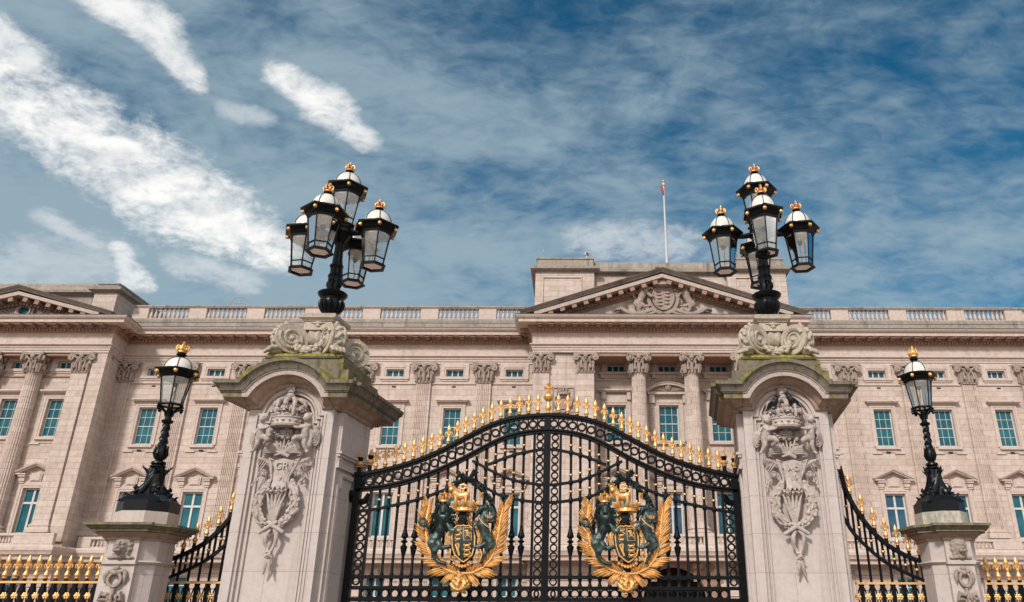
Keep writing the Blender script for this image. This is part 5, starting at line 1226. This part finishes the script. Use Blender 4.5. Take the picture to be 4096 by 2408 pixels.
# helmet, shield and cartouche
m = M(); q = e6(690,600); m.ball((q[0],-.10,q[1]),.10,.10,.11,14,9); q = e6(680,600); m.ball((q[0],-.17,q[1]+.01),.045,.05,.05,10,6); tb(m,[(620,660,.08,30),(690,640,.09,36),(760,650,.08,30)],8); A(m,'helmet',BRONZE)
m = M()
for s in (-1,1):
    q = lambda x,y: (695+s*x,y)
    tb(m,[(*q(40,560),.15,8),(*q(75,570),.16,12),(*q(90,610),.16,11),(*q(65,640),.16,10),(*q(45,615),.17,9),(*q(60,600),.17,8)],6)
    tb(m,[(*q(60,670),.10,12),(*q(120,640),.10,13),(*q(160,640),.10,11),(*q(150,700),.10,12),(*q(190,800),.09,12),(*q(180,900),.09,12),(*q(160,980),.10,11),(*q(150,1040),.10,10),(*q(115,1060),.11,9),(*q(120,1010),.12,9)],6)
    tb(m,[(*q(135,700),.09,14),(*q(170,790),.12,12),(*q(165,880),.11,9)],6)
    for k in range(5): tb(m,[(*q(145,730+60*k),.10,5),(*q(165,745+60*k),.12,12),(*q(150,775+60*k),.10,5)],5)
for k in range(9): tb(m,[(610+20*k,680-14*sin(k*PI/8),.10,6),(608+21*k,650-20*sin(k*PI/8),.13,11)],5)
A(m,'cartouche_scrolls',GOLDM)
oval = [(-60,-185),(-20,-178),(0,-188),(20,-178),(60,-185),(105,-150),(122,-60),(118,40),(92,130),(40,180),(0,205),(-40,180),(-92,130),(-118,40),(-122,-60),(-105,-150)]
sh = [(695+a,872+b) for a,b in oval]
m = M(); m.exty([e6(695+a*1.16,872+b*1.08) for a,b in oval],-.11,-.03); A(m,'shield_backing',IRON)
m = M(); f0 = [e6(*p) for p in sh]; n = len(f0); c = e6(695,870); m.add([(x,-.125,z) for x,z in f0]+[(x+(c[0]-x)*.45,-.155,z+(c[1]-z)*.45) for x,z in f0]+[(c[0],-.163,c[1])],[[i,(i+1)%n,n+(i+1)%n,n+i] for i in range(n)]+[[n+i,n+(i+1)%n,2*n] for i in range(n)]); A(m,'shield',BRONZED)
m = M(); pts = [(x,-.130,z) for x,z in f0]; m.tube(pts+pts[:1],.014,7); A(m,'shield_border',GOLDM)
m = M()
def beast(cx, cy, k, d=.160):                               # small passant or rampant lion
    tb(m,[(cx-26*k,cy+2,d,11*k),(cx,cy,d+.01,13*k),(cx+22*k,cy-4,d,12*k)],6); tb(m,[(cx-28*k,cy-8*k,d+.01,14*k),(cx-34*k,cy-14*k,d+.012,9*k)],6)
    for lx, ln in ((-24,22),(-8,20),(12,20),(26,22)): tb(m,[(cx+lx*k,cy+4,d,6*k),(cx+(lx-4)*k,cy+ln*k,d,5*k)],5)
    tb(m,[(cx+28*k,cy-6,d,5*k),(cx+40*k,cy-20*k,d,5*k),(cx+28*k,cy-30*k,d,4*k)],5)
for i in range(3): beast(640,745+46*i,.95,.150); beast(735,905+50*i,1.0,.155)
tb(m,[(745,800,.155,14),(740,765,.16,16),(735,735,.155,13)],6); tb(m,[(735,790,.155,7),(715,810,.15,6)],5); tb(m,[(755,790,.155,7),(770,815,.15,6)],5); tb(m,[(730,750,.155,7),(710,740,.15,6)],5); tb(m,[(760,780,.15,5),(778,750,.145,6)],5)
pts = [(700,715,.158,5),(780,715,.143,5),(782,845,.145,5),(702,845,.16,5),(700,715,.158,5)]; tb(m,pts,5)
tb(m,[(615,890,.14,10),(650,880,.155,8)],5); tb(m,[(650,880,.15,12),(640,950,.15,10),(655,1010,.15,8)],6); tb(m,[(612,890,.14,9),(650,1010,.15,6)],5)
for k in range(4): tb(m,[(622+6*k,892-2*k,.145,3),(632+5*k,940+16*k,.15,3)],4)
A(m,'heraldic_charges',GOLDM)
# crest: gilded lion standing on the crown
m = M()
ch_(m,[(610,350,.20,46),(650,380,.20,40),(700,380,.20,38),(735,370,.20,40)]); ch_(m,[(592,320,.21,46),(580,312,.25,32),(574,322,.275,18)])
for i in range(16): a = i*2.4; x, y = 596+44*cos(a), 335+52*sin(a); tb(m,[(x,y-10,.22,8),(x+3,y+18,.21,10)],5)
for s in (-1,1): m.ball((e6(578+s*22,285)[0],-.24,e6(578,285)[1]),.018,.015,.02,8,5)
for x, y2, d in ((620,455,.235),(648,450,.17),(728,455,.235),(750,445,.17)): ch_(m,[(x,385,d-.01,22),(x+4,420,d,15),(x-2,y2,d,13),(x-12,y2+4,d+.02,11)])
ch_(m,[(755,350,.19,12),(765,310,.19,10),(735,290,.19,10),(700,305,.19,11),(670,300,.19,11),(668,265,.19,11),(705,255,.19,12),(735,275,.19,16)],8,5)
crest = m.fuse('crest_lion',GOLDM,arms0,.007,1)
m, x0, y0, z0, r, h = smallcrown(570,282,64,46,.24,'',5); m.ball((x0,y0,z0+h),r*.2); A(m,'crest_crown',GOLDM)
# chain of badges under the shield and the boss
m = M()
for k in range(7): x = 595+30*k; y = 1085+38*sin(PI*(k)/6); tb(m,[(x-14,y,.12,9),(x,y-9,.15,14),(x+14,y,.12,9)],6); q = e6(x,y+8); m.ball((q[0],-.14,q[1]),.022,.02,.018,8,5)
A(m,'badge_chain',GOLDM)
m = M(); q = e6(655,1300); m.ball((q[0],-.10,q[1]),.125,.11,.145,16,10); rg = random.Random(12)
for i in range(40):
    a = rg.random()*2*PI; rr = math.sqrt(rg.random()); x, y = 655+95*rr*cos(a), 1300+108*rr*sin(a); d = .10+.12*math.sqrt(max(0,1-rr*rr)); tb(m,[(x,y,d,8),(x+12*cos(a),y+12*sin(a),d+.02,20),(x+34*cos(a),y+34*sin(a),d-.01,6)],6)
tb(m,[(655,1190,.12,14),(655,1240,.20,16),(650,1290,.24,14),(640,1350,.24,12)],7); ch_(m,[(600,1290,.2,26),(612,1330,.21,20)]); ch_(m,[(710,1290,.2,26),(700,1330,.21,20)]); ch_(m,[(630,1370,.19,22),(690,1370,.19,20)])
m.fuse('boss',GOLDM,arms0,.0085,0)
ctl = (EX,EZ); ctr = at(2505,2168,YE)
arms0.parent = leafL; arms0.location = (ctl[0]-leafL.location.x, YE-YG, ctl[1])
c2 = dup(arms0, None, leafR); c2.location = (ctr[0]-leafR.location.x, YE-YG, ctr[1]); bpy.data.objects.remove(arms)
# royal arms carved in the centre pediment, built from the same animals in stone
def y7(x, y, Y=YC): return at(2000+x/1.9385, 980+y/1.9385, Y)
rel_ = empty('t2',(0,0,0))
tx_, tz_ = y7(1262,425)
m = M(); 
def p7(x,y,d): X,Z = y7(x,y); return (X,YC-d,Z)
m.ring(tx_,tz_,.92,1.2,YC-.32,YC-.02,30); n_ = 22; ov = [(tx_+.78*sin(2*PI*i/n_)*(1 if i%1==0 else 1), tz_+.05+1.0*cos(2*PI*i/n_)) for i in range(n_)]; m.exty(ov,YC-.42,YC-.02)
m.tube([(a,YC-.42,b) for a,b in ov]+[(ov[0][0],YC-.42,ov[0][1])],.07,6)
for i in range(10): m.ball((tx_+(-.35 if i%2 else .35)+.1*sin(i*3),YC-.44,tz_+.65-.14*i),.22,.1,.09,8,5)
m.box(tx_-.03,tx_+.03,YC-.46,YC-.4,tz_-.85,tz_+.95)
q = y7(1252,345); m.lathe([(.78,q[1]),(.86,q[1]+.05),(.8,q[1]+.12),(.8,q[1]+.3),(.9,q[1]+.36)],tx_,YC-.05,20)
for i in range(-4,5): a = i*.36; m.tube([(tx_+.85*sin(a),YC-.05-.85*cos(a)*.6,q[1]+.3),(tx_+.95*sin(a),YC-.05-.95*cos(a)*.6,q[1]+.75)],[.06,.13],6)
m.lathe([(.75,q[1]+.4),(.6,q[1]+.8),(.2,q[1]+1.0)],tx_,YC-.05,16); m.ball((tx_,YC-.2,q[1]+1.2),.2); m.chain([(tx_-.3,YC-.2,q[1]+1.5,.16),(tx_+.3,YC-.2,q[1]+1.5,.15)],8,5); m.ball((tx_-.38,YC-.25,q[1]+1.72),.17)
for s in (-1,1):
    pts = [p7(1265+s*x,y,d) for x,y,d in ((10,540,.3),(90,520,.38),(170,545,.3),(230,550,.34),(290,530,.28),(330,505,.34),(365,515,.2),(340,490,.25))]
    m.tube(pts,[.12,.2,.2,.17,.2,.16,.14,.06],7); pts = [p7(1265+s*x,y,d) for x,y,d in ((20,555,.3),(60,535,.4),(120,555,.34),(190,535,.3),(150,510,.34))]; m.tube(pts,[.14,.17,.16,.13,.08],7)
    for k in range(5): m.ball(p7(1265+s*(60+50*k),520+6*k,.2),.2,.15,.14,8,5)
m.obj('royal_arms_relief', ST['carve'], tymp, 50)
for src, fx_, px__, nm in ((lion,1,1082,'lion'),(uni,1,1440,'unicorn')):
    me = src.data.copy(); me.materials.clear(); me.materials.append(ST['carve']); xs = [v.co.x for v in me.vertices]; zs_ = [v.co.z for v in me.vertices]
    mx, mz = (min(xs)+max(xs))/2, (min(zs_)+max(zs_))/2; k = 2.75/(max(zs_)-min(zs_)); q = y7(px__,432)
    me.transform(Matrix.Translation((q[0]-palace.location.x,0,q[1])) @ Matrix.Scale(k*1.15,4,(1,0,0)) @ Matrix.Scale(k,4,(0,0,1)) @ Matrix.Scale(k*.9,4,(0,1,0)) @ Matrix.Translation((-mx,.02,-mz)))
    me.transform(Matrix.Translation((0,YC-.16-palace.location.y,0)))
    o = bpy.data.objects.new(nm+'_relief', me); C.objects.link(o); o.parent = tymp
bpy.data.objects.remove(rel_)
# ---------------------------------------------------------------- lanterns and lamp standards
def crown_m(gold, red, cz, k):
    """small royal crown finial standing on z = cz"""
    gold.lathe([(.075*k,cz),(.085*k,cz+.012*k),(.080*k,cz+.03*k),(.088*k,cz+.04*k)],0,0,16)
    red.lathe([(.072*k,cz+.04*k),(.082*k,cz+.075*k),(.07*k,cz+.115*k),(.03*k,cz+.135*k)],0,0,14)
    for i in range(8):
        a = i*PI/4; p = lambda r,z: (r*k*cos(a),r*k*sin(a),cz+z*k)
        gold.tube([p(.084,.035),p(.092,.065),p(.10,.09)],[.010*k,.022*k,.006*k],5)
        if i%2 == 0:
            gold.tube([p(.086,.05),p(.105,.10),p(.085,.14),p(.02,.13)],.013*k,6)
            for z, r in ((.08,.10),(.11,.105),(.137,.08)): gold.ball(p(r,z),.014*k,None,None,6,4)
    gold.ball((0,0,cz+.155*k),.024*k,None,None,8,6)
    for dx, dz in ((0,1),(1,0),(-1,0),(0,-1)): gold.tube([(0,0,cz+.198*k),(dx*.024*k,0,cz+(.198+dz*.026)*k)],[.006*k,.014*k],4)
def lantern(parent, k=1., kr=1., brackets=False, crown_k=.92):
    """six sided lantern; origin at the centre of its bottom ring, one corner towards -y"""
    rot = PI/6; H = lambda pr: [(r*kr,z*k) for r,z in pr]
    f = M(); R0, R1 = .185, .262
    f.lathe(H([(R0+.045,0),(R0+.05,.02),(R0+.015,.055),(R0-.01,.06),(R0-.012,.0),(R0+.045,0)]),0,0,6,rot,cap=False)
    zb, zt = .06, .66
    def edge(z): return R0+(R1-R0)*(z-zb)/(zt-zb)
    for i in range(6):
        a = rot+i*PI/3; f.tube([(edge(zb)*kr*cos(a),edge(zb)*kr*sin(a),zb*k),(edge(zt)*kr*cos(a),edge(zt)*kr*sin(a),zt*k)],.0125*kr,5)
        b = a+PI/3
        if not brackets: f.tube([(edge(.155)*kr*cos(a),edge(.155)*kr*sin(a),.155*k),(edge(.155)*kr*cos(b),edge(.155)*kr*sin(b),.155*k)],.013*kr,5)
    col = [(R1-.012,.645),(R1+.015,.645),(R1+.025,.68),(R1+.04,.69),(R1+.055,.72),(R1+.10,.775),(R1+.135,.79),(R1+.14,.82),(R1+.10,.83),(R1+.0,.84),(.236,.85),(.234,.83),(R1-.012,.66),(R1-.012,.645)]
    f.lathe(H(col),0,0,6,rot,cap=False)
    f.lathe(H([(.254,.835),(.264,.845),(.258,.865),(.242,.865),(.254,.835)]),0,0,28,cap=False)
    for i in range(6):
        a = rot+i*PI/3; f.tube([(.252*cos(t*PI/2/6)*kr*cos(a),.252*cos(t*PI/2/6)*kr*sin(a),(.855+.32*sin(t*PI/2/6))*k) for t in range(6)],.0085*kr,5)
    nk = .0 if not brackets else .10
    f.lathe(H([(.085,1.13),(.09,1.155),(.06,1.17),(.05,1.185),(.07,1.20),(.075,1.215),(.06,1.22)]) if not brackets else H([(.11,1.12),(.115,1.145),(.075,1.165),(.06,1.20),(.085,1.225),(.088,1.245),(.065,1.265),(.06,1.285)]),0,0,16)
    o = f.obj('lantern', LAMP, parent)
    d = M(); d.lathe(H([(.248*cos(t*PI/2/9),.855+.315*sin(t*PI/2/9)) for t in range(9)]),0,0,36,cap=False); d.obj('dome', MILK, o, 60)
    g = M(); 
    for i in range(6):
        a = rot+i*PI/3; b = a+PI/3; p = lambda q,z: ((edge(z)-.006)*kr*cos(q),(edge(z)-.006)*kr*sin(q),z*k)
        g.add([p(a,zb),p(b,zb),p(b,zt),p(a,zt)],[[0,1,2,3]])
    g.add([((R0-.02)*kr*cos(rot+i*PI/3),(R0-.02)*kr*sin(rot+i*PI/3),.02*k) for i in range(6)],[list(range(6))])
    g.obj('pane', GLASS, o, 0)
    b = M(); b.lathe(H([(.235,.66),(.215,.615),(.12,.585),(.05,.58)]),0,0,24); b.lathe(H([(.07,.58),(.085,.56),(.05,.55)]),0,0,16); b.obj('reflector', MILK, o)
    b = M(); b.lathe(H([(.03,.56),(.05,.54),(.045,.50),(.02,.47)]),0,0,12); b.tube([(0,0,.62*k),(.02,.01,.40*k),(-.03,.0,.2*k),(.0,.02,.05*k)],.007,5); b.tube([(0,0,.03*k),(.06,.02,.035*k),(.10,.0,.03*k)],.008,5); b.obj('burner', LAMP, o)
    for i in range(6):
        a = rot+i*PI/3; m = M(); r = (R1+.085)*kr; c = (r*cos(a),r*sin(a),.745*k); m.ball(c,.036,.036,.040,9,6); m.ball((c[0]+.025*cos(a),c[1]+.025*sin(a),c[2]-.012),.02,.02,.018,7,5)
        for q in (-1,1): m.ball((c[0]-.02*q*sin(a),c[1]+.02*q*cos(a),c[2]+.026),.014,.014,.014,6,4)
        m.obj('lion_head', GOLDM, o)
    cg, cr = M(), M(); crown_m(cg, cr, (1.215 if not brackets else 1.28)*k, crown_k); cg.obj('crown', GOLDM, o, 50); cr.obj('crown_cap', RED if not brackets else GOLDM, o)
    if brackets:
        m = M()
        for i in range(6):
            a = i*PI/3+rot; p = lambda r,z: (r*kr*cos(a),r*kr*sin(a),z*k)
            m.tube([p(.05,-.22),p(.07,-.13),p(.13,-.07),p(.19,-.02)],[.025,.022,.018,.016],6)
            if i%2 == 0 or True: m.tube([p(.19,-.01),p(.215,-.04),p(.205,-.085),p(.175,-.085),p(.175,-.06)],[.016,.02,.02,.016,.01],6)
            m.ball(p(.195,-.085),.028,None,None,7,5)
        m.obj('bracket', LAMP, o)
    return o
YL = 12.85
base_z = 6.50
def standard(loc, label, kr):
    t = empty('lamp_standard', (0,0,0), label, 'street lamp', 'five lantern lamp standards on the gate piers')
    z0 = 0.                                     # local: z = 0 at the pier top
    zf = lambda y: atz(y,YL,3070)-base_z
    m = M(); m.lathe([(.17,0),(.175,.05),(.13,.08),(.105,.13),(.12,.16),(.155,.19),(.195,.27),(.21,.34),(.205,.39),(.18,.42),(.185,.44),(.22,.46),(.255,.50),(.265,.53),(.25,.545),(.17,.56)],0,0,28)
    for i in range(14): a = i*2*PI/14; m.tube([(.15*cos(a),.15*sin(a),.17),(.20*cos(a),.20*sin(a),.27),(.213*cos(a),.213*sin(a),.35),(.195*cos(a),.195*sin(a),.40)],[.012,.028,.03,.012],5)
    m.obj('urn', LAMP, t)
    m = M(); zs_ = .55
    m.lathe([(.12,zs_),(.14,zs_+.03),(.135,zs_+.06),(.115,zs_+.09),(.12,zs_+.30),(.135,zs_+.33),(.125,zs_+.36),(.10,zs_+.38),(.105,zs_+.50),(.125,zs_+.53),(.12,zs_+.555),(.092,zs_+.57),(.075,zs_+.95),(.085,zs_+.97),(.085,zs_+1.0),(.07,zs_+1.02),(.07,zs_+1.1)],0,0,20)
    for s in (0,PI/2,PI,3*PI/2): m.ball((.115*cos(s),.115*sin(s),zs_+.18),.035,.035,.07,8,6); m.ring(.0,zs_+.19,.02,.045,-.14,-.11,14)
    m.obj('post', LAMP, t)
    zh = zf(938)
    m = M(); m.lathe([(.09,zh-.22),(.13,zh-.16),(.17,zh-.10),(.19,zh-.04),(.215,zh-.03),(.215,zh+.03),(.18,zh+.05),(.20,zh+.09),(.20,zh+.13),(.12,zh+.16),(.07,zh+.19),(.06,zh+.34)],0,0,24); m.obj('hub', LAMP, t)
    zl = atz(1083,YL,3072)-base_z; arm = .70; a0 = R(-8)
    for i in range(4):
        a = a0-PI/2+i*PI/2; m = M(); m.tube([(.15*cos(a),.15*sin(a),zh),(.32*cos(a),.32*sin(a),zh-.02),((arm-.25)*cos(a),(arm-.25)*sin(a),zl+.74)],[.06,.05,.055],8); m.obj('arm', LAMP, t)
        if i == 0: la = lantern(t,1.,kr); la.location = (arm*cos(a),arm*sin(a),zl); la.rotation_euler = (0,0,a0); LAN = la
        else: lb = dup(LAN, (arm*cos(a),arm*sin(a),zl), t, a+PI/2)
    zt_ = (atz(651,YL,1406)-base_z)-1.42
    dup(LAN, (0,0,zt_), t, a0+PI/2)
    t.location = loc; return t
xlL, xlR = atx(1322,1246,YL), atx(3072,1252,YL)
lsL = standard((xlL,YL,base_z),'black lamp standard with five glazed lanterns on the gate pier lettered G R',1.06)
lsR = standard((xlR,YL,base_z),'black lamp standard with five glazed lanterns on the gate pier dated 19 11',.97)

def small_lamp(x, y, z, label, kr, k, sb=1.):
    t = empty('lamp_post', (0,0,0), label, 'street lamp', 'single lanterns on the lamp piers')
    m = M(); m.extz(octo(.40,.22),0,.15); m.frus((.34,.34),.15,(.23,.23),.27); m.extz(octo(.36,.2),.15,.17); m.obj('base', LAMP, t, 20)
    m = M()
    for i in range(4):                          # dolphins head down round the stem
        a = i*PI/2+PI/4; p = lambda r,z_,da=0: (r*cos(a+da),r*sin(a+da),z_)
        m.chain([(*p(.335,.30),.04),(*p(.28,.29),.065),(*p(.22,.34),.085),(*p(.16,.45),.085),(*p(.115,.58,.3),.07),(*p(.10,.72,.7),.055),(*p(.10,.84,1.1),.04),(*p(.14,.93,1.3),.03)],8,6)
        m.chain([(*p(.36,.335),.028),(*p(.39,.37),.018)],8,5); m.chain([(*p(.33,.275),.035),(*p(.385,.265),.02)],8,5); m.ball(p(.27,.40,.25),.035); m.ball(p(.27,.40,-.25),.035)
        m.chain([(*p(.20,.43),.03),(*p(.26,.50),.035),(*p(.25,.57),.015)],8,5); m.chain([(*p(.14,.93,1.2),.03),(*p(.20,1.01,1.15),.02),(*p(.215,1.06,1.1),.01)],8,5); m.chain([(*p(.14,.90,1.5),.025),(*p(.19,.98,1.65),.014)],8,5)
        m.chain([(*p(.08,.3),.1),(*p(.07,.95),.07)],8,5)
    ZM = [(0,0),(.27,.22),(.95,.67),(1.08,.75),(1.15,.82),(1.42,1.06),(2.1,1.66)]; zm = lambda M_: M_.xf(lambda a,b,c: (a,b,interp(ZM,c)))
    zm(m); m.fuse('dolphins', LAMP, t, .013, 1)
    hb = 1.58                                   # underside of the lantern ring
    m = M(); m.lathe([(.07,.9),(.085,1.0),(.12,1.03),(.12,1.06),(.07,1.08),(.075,1.10)],0,0,18); m.lathe([(.09,1.08),(.115,1.10),(.105,1.13),(.06,1.15),(.05,1.17)],0,0,18)
    zm(m).obj('ring_moulding', LAMP, t)
    zt_ = z_lan = 0
    LB = 1.72
    m = M(); m.lathe([(.05,1.15),(.075,1.18),(.098,1.25),(.09,1.33),(.07,1.40),(.075,1.42)],0,0,18)
    for i in range(8): a = i*PI/4; m.tube([(.07*cos(a),.07*sin(a),1.18),(.103*cos(a),.103*sin(a),1.27),(.085*cos(a),.085*sin(a),1.37),(.10*cos(a),.10*sin(a),1.42)],[.014,.022,.018,.006],5)
    n = 44; v = []; 
    h0, h1 = 1.40, LB_(k)
    m2 = M(); rings_ = 40
    for j in range(rings_+1):
        tt = j/rings_; zz_ = h0+(h1-.16-h0)*tt; r = .066-.012*tt
        for i in range(12): a = 2*PI*i/12; v.append((r*(1+.20*cos(3*(a+tt*7.5)))*cos(a), r*(1+.20*cos(3*(a+tt*7.5)))*sin(a), zz_))
    m2.add(v,[[j*12+i,j*12+(i+1)%12,(j+1)*12+(i+1)%12,(j+1)*12+i] for j in range(rings_) for i in range(12)])
    m.join(m2); m.lathe([(.055,h1-.17),(.085,h1-.15),(.095,h1-.12),(.07,h1-.10),(.05,h1-.09),(.05,h1+.12)],0,0,16); zm(m).obj('twisted_stem', LAMP, t)
    la = lantern(t,.72*k,kr,True,.95); la.location = (0,0,1.71); la.rotation_euler = (0,0,R(22))
    t.location = (x,y,z); t.scale = (sb,sb,1); return t
def LB_(k): return 2.0*k
smL = small_lamp(XSL,YSL,ZSL+.003,'black lamp post with single bright lantern and gold crown on the left lamp pier',.95,1.0)
smR = small_lamp(XSR,YS,ZSR+.003,'black lamp post with single lantern and gold crown on the right lamp pier',.95,1.0,.87)
tag(smL,'black lamp post with twisted stem and one lantern, on the small pier at far left')
tag(smR,'black lamp post with twisted stem and one lantern, on the small pier at far right')

# ---------------------------------------------------------------- railings (plane YG)
def rosette(m, x, y, z, k=1.):
    m.ball((x,y,z),.022*k,.02,.022*k,8,5)
    for i in range(6): a = i*PI/3; m.ball((x+.03*k*cos(a),y+.005,z+.03*k*sin(a)),.019*k,.014,.019*k,7,5)
def panel(t, xs, zg, zlow=.3, y=YG):
    """gilded rail, stout lower bars, crossed lattice and rosettes below it"""
    st = xs[1]-xs[0]; x0, x1 = xs[0]-st/2, xs[-1]+st/2
    m = M(); m.box(x0,x1,y-.04,y+.04,zg-.016,zg+.016); m.obj('gilded_rail', GOLD, t)
    zr = zg-.30
    m = M(); m.box(x0,x1,y-.04,y+.04,zr-.30,zr-.265); m.obj('gilded_rail', GOLD, t); m = M(); m.box(x0,x1,y-.045,y+.045,.12,.2); m.obj('foot_rail', IRON, t)
    for x in xs:
        m = M(); m.box(x-.028,x+.028,y-.028,y+.028,.05,zg-.016)
        m.obj('lower_bar', IRON, t)
        for s in (-1,1):
            m2 = M(); 
    m = M()
    for i in range(len(xs)+1):
        x = xs[0]-st/2+st*i
        for s in (-1,1):
            if (i == 0 and s < 0) or (i == len(xs) and s > 0): continue
            m.tube([(x+s*st*.40,y,zg-.03),(x+s*st*.22,y,zg-.09),(x+s*.01,y,zg-.20)],.011,6); m.tube([(x+s*.01,y,zg-.20),(x+s*st*.22,y,zg-.33),(x+s*st*.40,y,zg-.40)],.011,6)
            m.tube([(x+s*st*.40,y,zg-.40),(x+s*st*.1,y,zg-.50),(x+s*st*.40,y,zg-.56)],.011,6)
            m.ball((x+s*st*.33,y,zg-.03),.02,None,None,6,4)
    m.obj('lattice', IRON, t)
    for i in range(1,len(xs)):
        m = M(); rosette(m, xs[0]-st/2+st*i, y-.03, zg-.20, 1.1); m.obj('rosette', GOLD, t)
    m = M(); rosette(m, xs[0]-st/2, y-.03, zg-.20, 1.1); m.obj('rosette', GOLD, t)
def straight(x0, x1, zg, label, first):
    n = round(abs(x1-x0)/.1625); st = (x1-x0)/n; xs = [x0+st*(i+.5) for i in range(n)]
    t = empty('spiked_railing', ((x0+x1)/2,YG,0), label, 'railing', 'black and gold spiked railings')
    panel(t, xs, zg)
    for x in xs:
        finial(x,YG,zg+.052,t,1.05); M().lathe([(.022,zg+.016),(.034,zg+.03),(.022,zg+.052)],x,YG,10).obj('finial_socket',IRON,t)
def z2(x,y): return at(x/2.251, 1750+y/2.251, YG)
def z5(x,y): return at(3300+x/2.6545, 1850+y/2.6545, YG)
zgL, zgR = z2(450,1303)[1], z5(1900,1287)[1]
straight(z2(905,1303)[0]-.1625*14, z2(905,1303)[0]+.02, zgL, 'black and gold spiked railing at the left edge, beyond the small lamp pier', True)
straight(z5(1690,1287)[0], z5(1690,1287)[0]+.1625*8, zgR, 'black and gold spiked railing at the right edge, beyond the small lamp pier', False)
def swept(pt, c1, c2, fins, zg, zf, label, k):
    t = empty('swept_railing', ((c1[0][0]+c1[-1][0])/2,YG,0), label, 'railing', 'black and gold swept railings')
    m = M(); m.bar(c1,.055,YG-.045,YG+.045); m.obj('swept_rail', IRON, t)
    m = M(); m.bar(c2,.042,YG-.035,YG+.035); m.obj('swept_rail', IRON, t)
    cs1, cs2 = sorted(c1), sorted(c2)
    st = (fins[-1]-fins[0])/(len(fins)-1)
    for x in fins:
        zt_ = interp(cs1,x); m = M(); m.lathe([(.021,zg),(.021,zt_+.02),(.036,zt_+.05),(.022,zt_+.075),(.034,zt_+.09),(.02,zt_+.10)],x,YG,10); m.obj('bar', IRON, t); finial(x,YG,zt_+.095,t,.97)
    for x in [fins[0]-st*.5]+[f+st*.5 for f in fins]:
        if not (cs1[0][0]-.02 < x < cs1[-1][0]+.02): continue
        za, zb_ = interp(cs1,x), interp(cs2,x); m = M(); m.lathe([(.032,zb_+.01),(.022,zb_+.05),(.022,za-.05),(.032,za-.01)],x,YG,8); b = m.obj('short_bar', IRON, t); bead(x,YG,(za*.45+zb_*.55),b)
    panel(t, fins, zg); return t
RC1 = [z5(x,y) for x,y in ((150,40),(160,80),(175,130),(190,200),(210,280),(240,345),(270,400),(310,470),(350,535),(400,605),(450,668),(520,748),(600,825),(670,882),(750,930),(820,970),(900,1008),(970,1035),(1050,1060),(1150,1078),(1190,1082))]
RC2 = [z5(x,y) for x,y in ((160,520),(195,585),(235,645),(270,705),(320,770),(380,835),(450,900),(520,965),(600,1030),(670,1077),(750,1120),(820,1155),(900,1190),(970,1222),(1050,1252),(1160,1275),(1200,1282))]
RF = [z5(x,y)[0] for x,y in ((258,300),(395,495),(522,670),(650,800),(778,890),(898,960),(1008,1000))]
RF = [RF[0]+(RF[-1]-RF[0])*i/6 for i in range(7)]
swept(z5, RC1, RC2, RF, zgR, 0, 'swept black railing rising from the right lamp pier to the pier dated 19 11', 1)
# the left one mirrors the right one
xm = lambda x: 2*GC-x
dz = lambda pts: [(xm(x),z) for x,z in pts][::-1]
LC1, LC2 = dz(RC1), dz(RC2)
off = z2(1545,1060)[0]-xm(RF[-1])
swept(z2, [(x+off,z) for x,z in LC1], [(x+off,z) for x,z in LC2], [xm(x)+off for x in RF[::-1]], zgL, 0, 'swept black railing rising from the left lamp pier to the pier lettered G R', 1)

# ---------------------------------------------------------------- birds
def bird(name, loc, rot, head, label):
    m = M()
    m.chain([(0,0,.055,.045),(.0,-.03,.085,.055),(0,-.055,.125,.045),(0,-.07,.155,.034)],10,7); m.chain([(0,.02,.06,.045),(0,.075,.035,.028),(0,.14,.0,.014),(0,.175,-.02,.010)],10,6)
    hx, hy, hz = head; m.chain([(0,-.07,.155,.033),(hx,hy,hz,.032)],10,7); d = Vector((hx,hy+.07,max(-.02,hz-.19))).normalized() if False else Vector((hx*.6,-.9,-.15)).normalized()
    m.chain([(hx+d.x*.025,hy+d.y*.025,hz,.014),(hx+d.x*.062,hy+d.y*.062,hz-.012,.004)],8,5)
    for s in (-1,1): m.chain([(s*.04,-.02,.09,.026),(s*.042,.05,.06,.022),(s*.02,.12,.02,.010)],8,5); m.chain([(s*.018,-.01,.03,.008),(s*.02,-.015,.0,.006),(s*.02,-.045,.0,.005)],7,5,.4)
    o = m.fuse(name, BIRD, None, .006, 1); o.location = loc; o.rotation_euler = rot; tag(o, label, 'bird', 'black birds on the pier carvings'); return o
bx, bz = r2(870,478,11.85); bird('bird',(XR+bx,YF-.22,bz),(0,0,R(-65)),(0,-.10,.185),'black bird standing on the right side of the carved crown on the dated pier')
bx, bz = r2(560,530,11.85); bird('bird',(XR+bx,YF-.24,bz),(0,0,R(35)),(-.0,-.105,.165),'black bird with bowed head on the left side of the carved crown')
bx, bz = at(1050+165/5.04,1220+1090/5.04,YF+.35); bird('bird',(bx,YF+.35,bz),(0,0,R(60)),(0,-.10,.18),'black bird tucked beside the stone paw on top of the left gate pier')
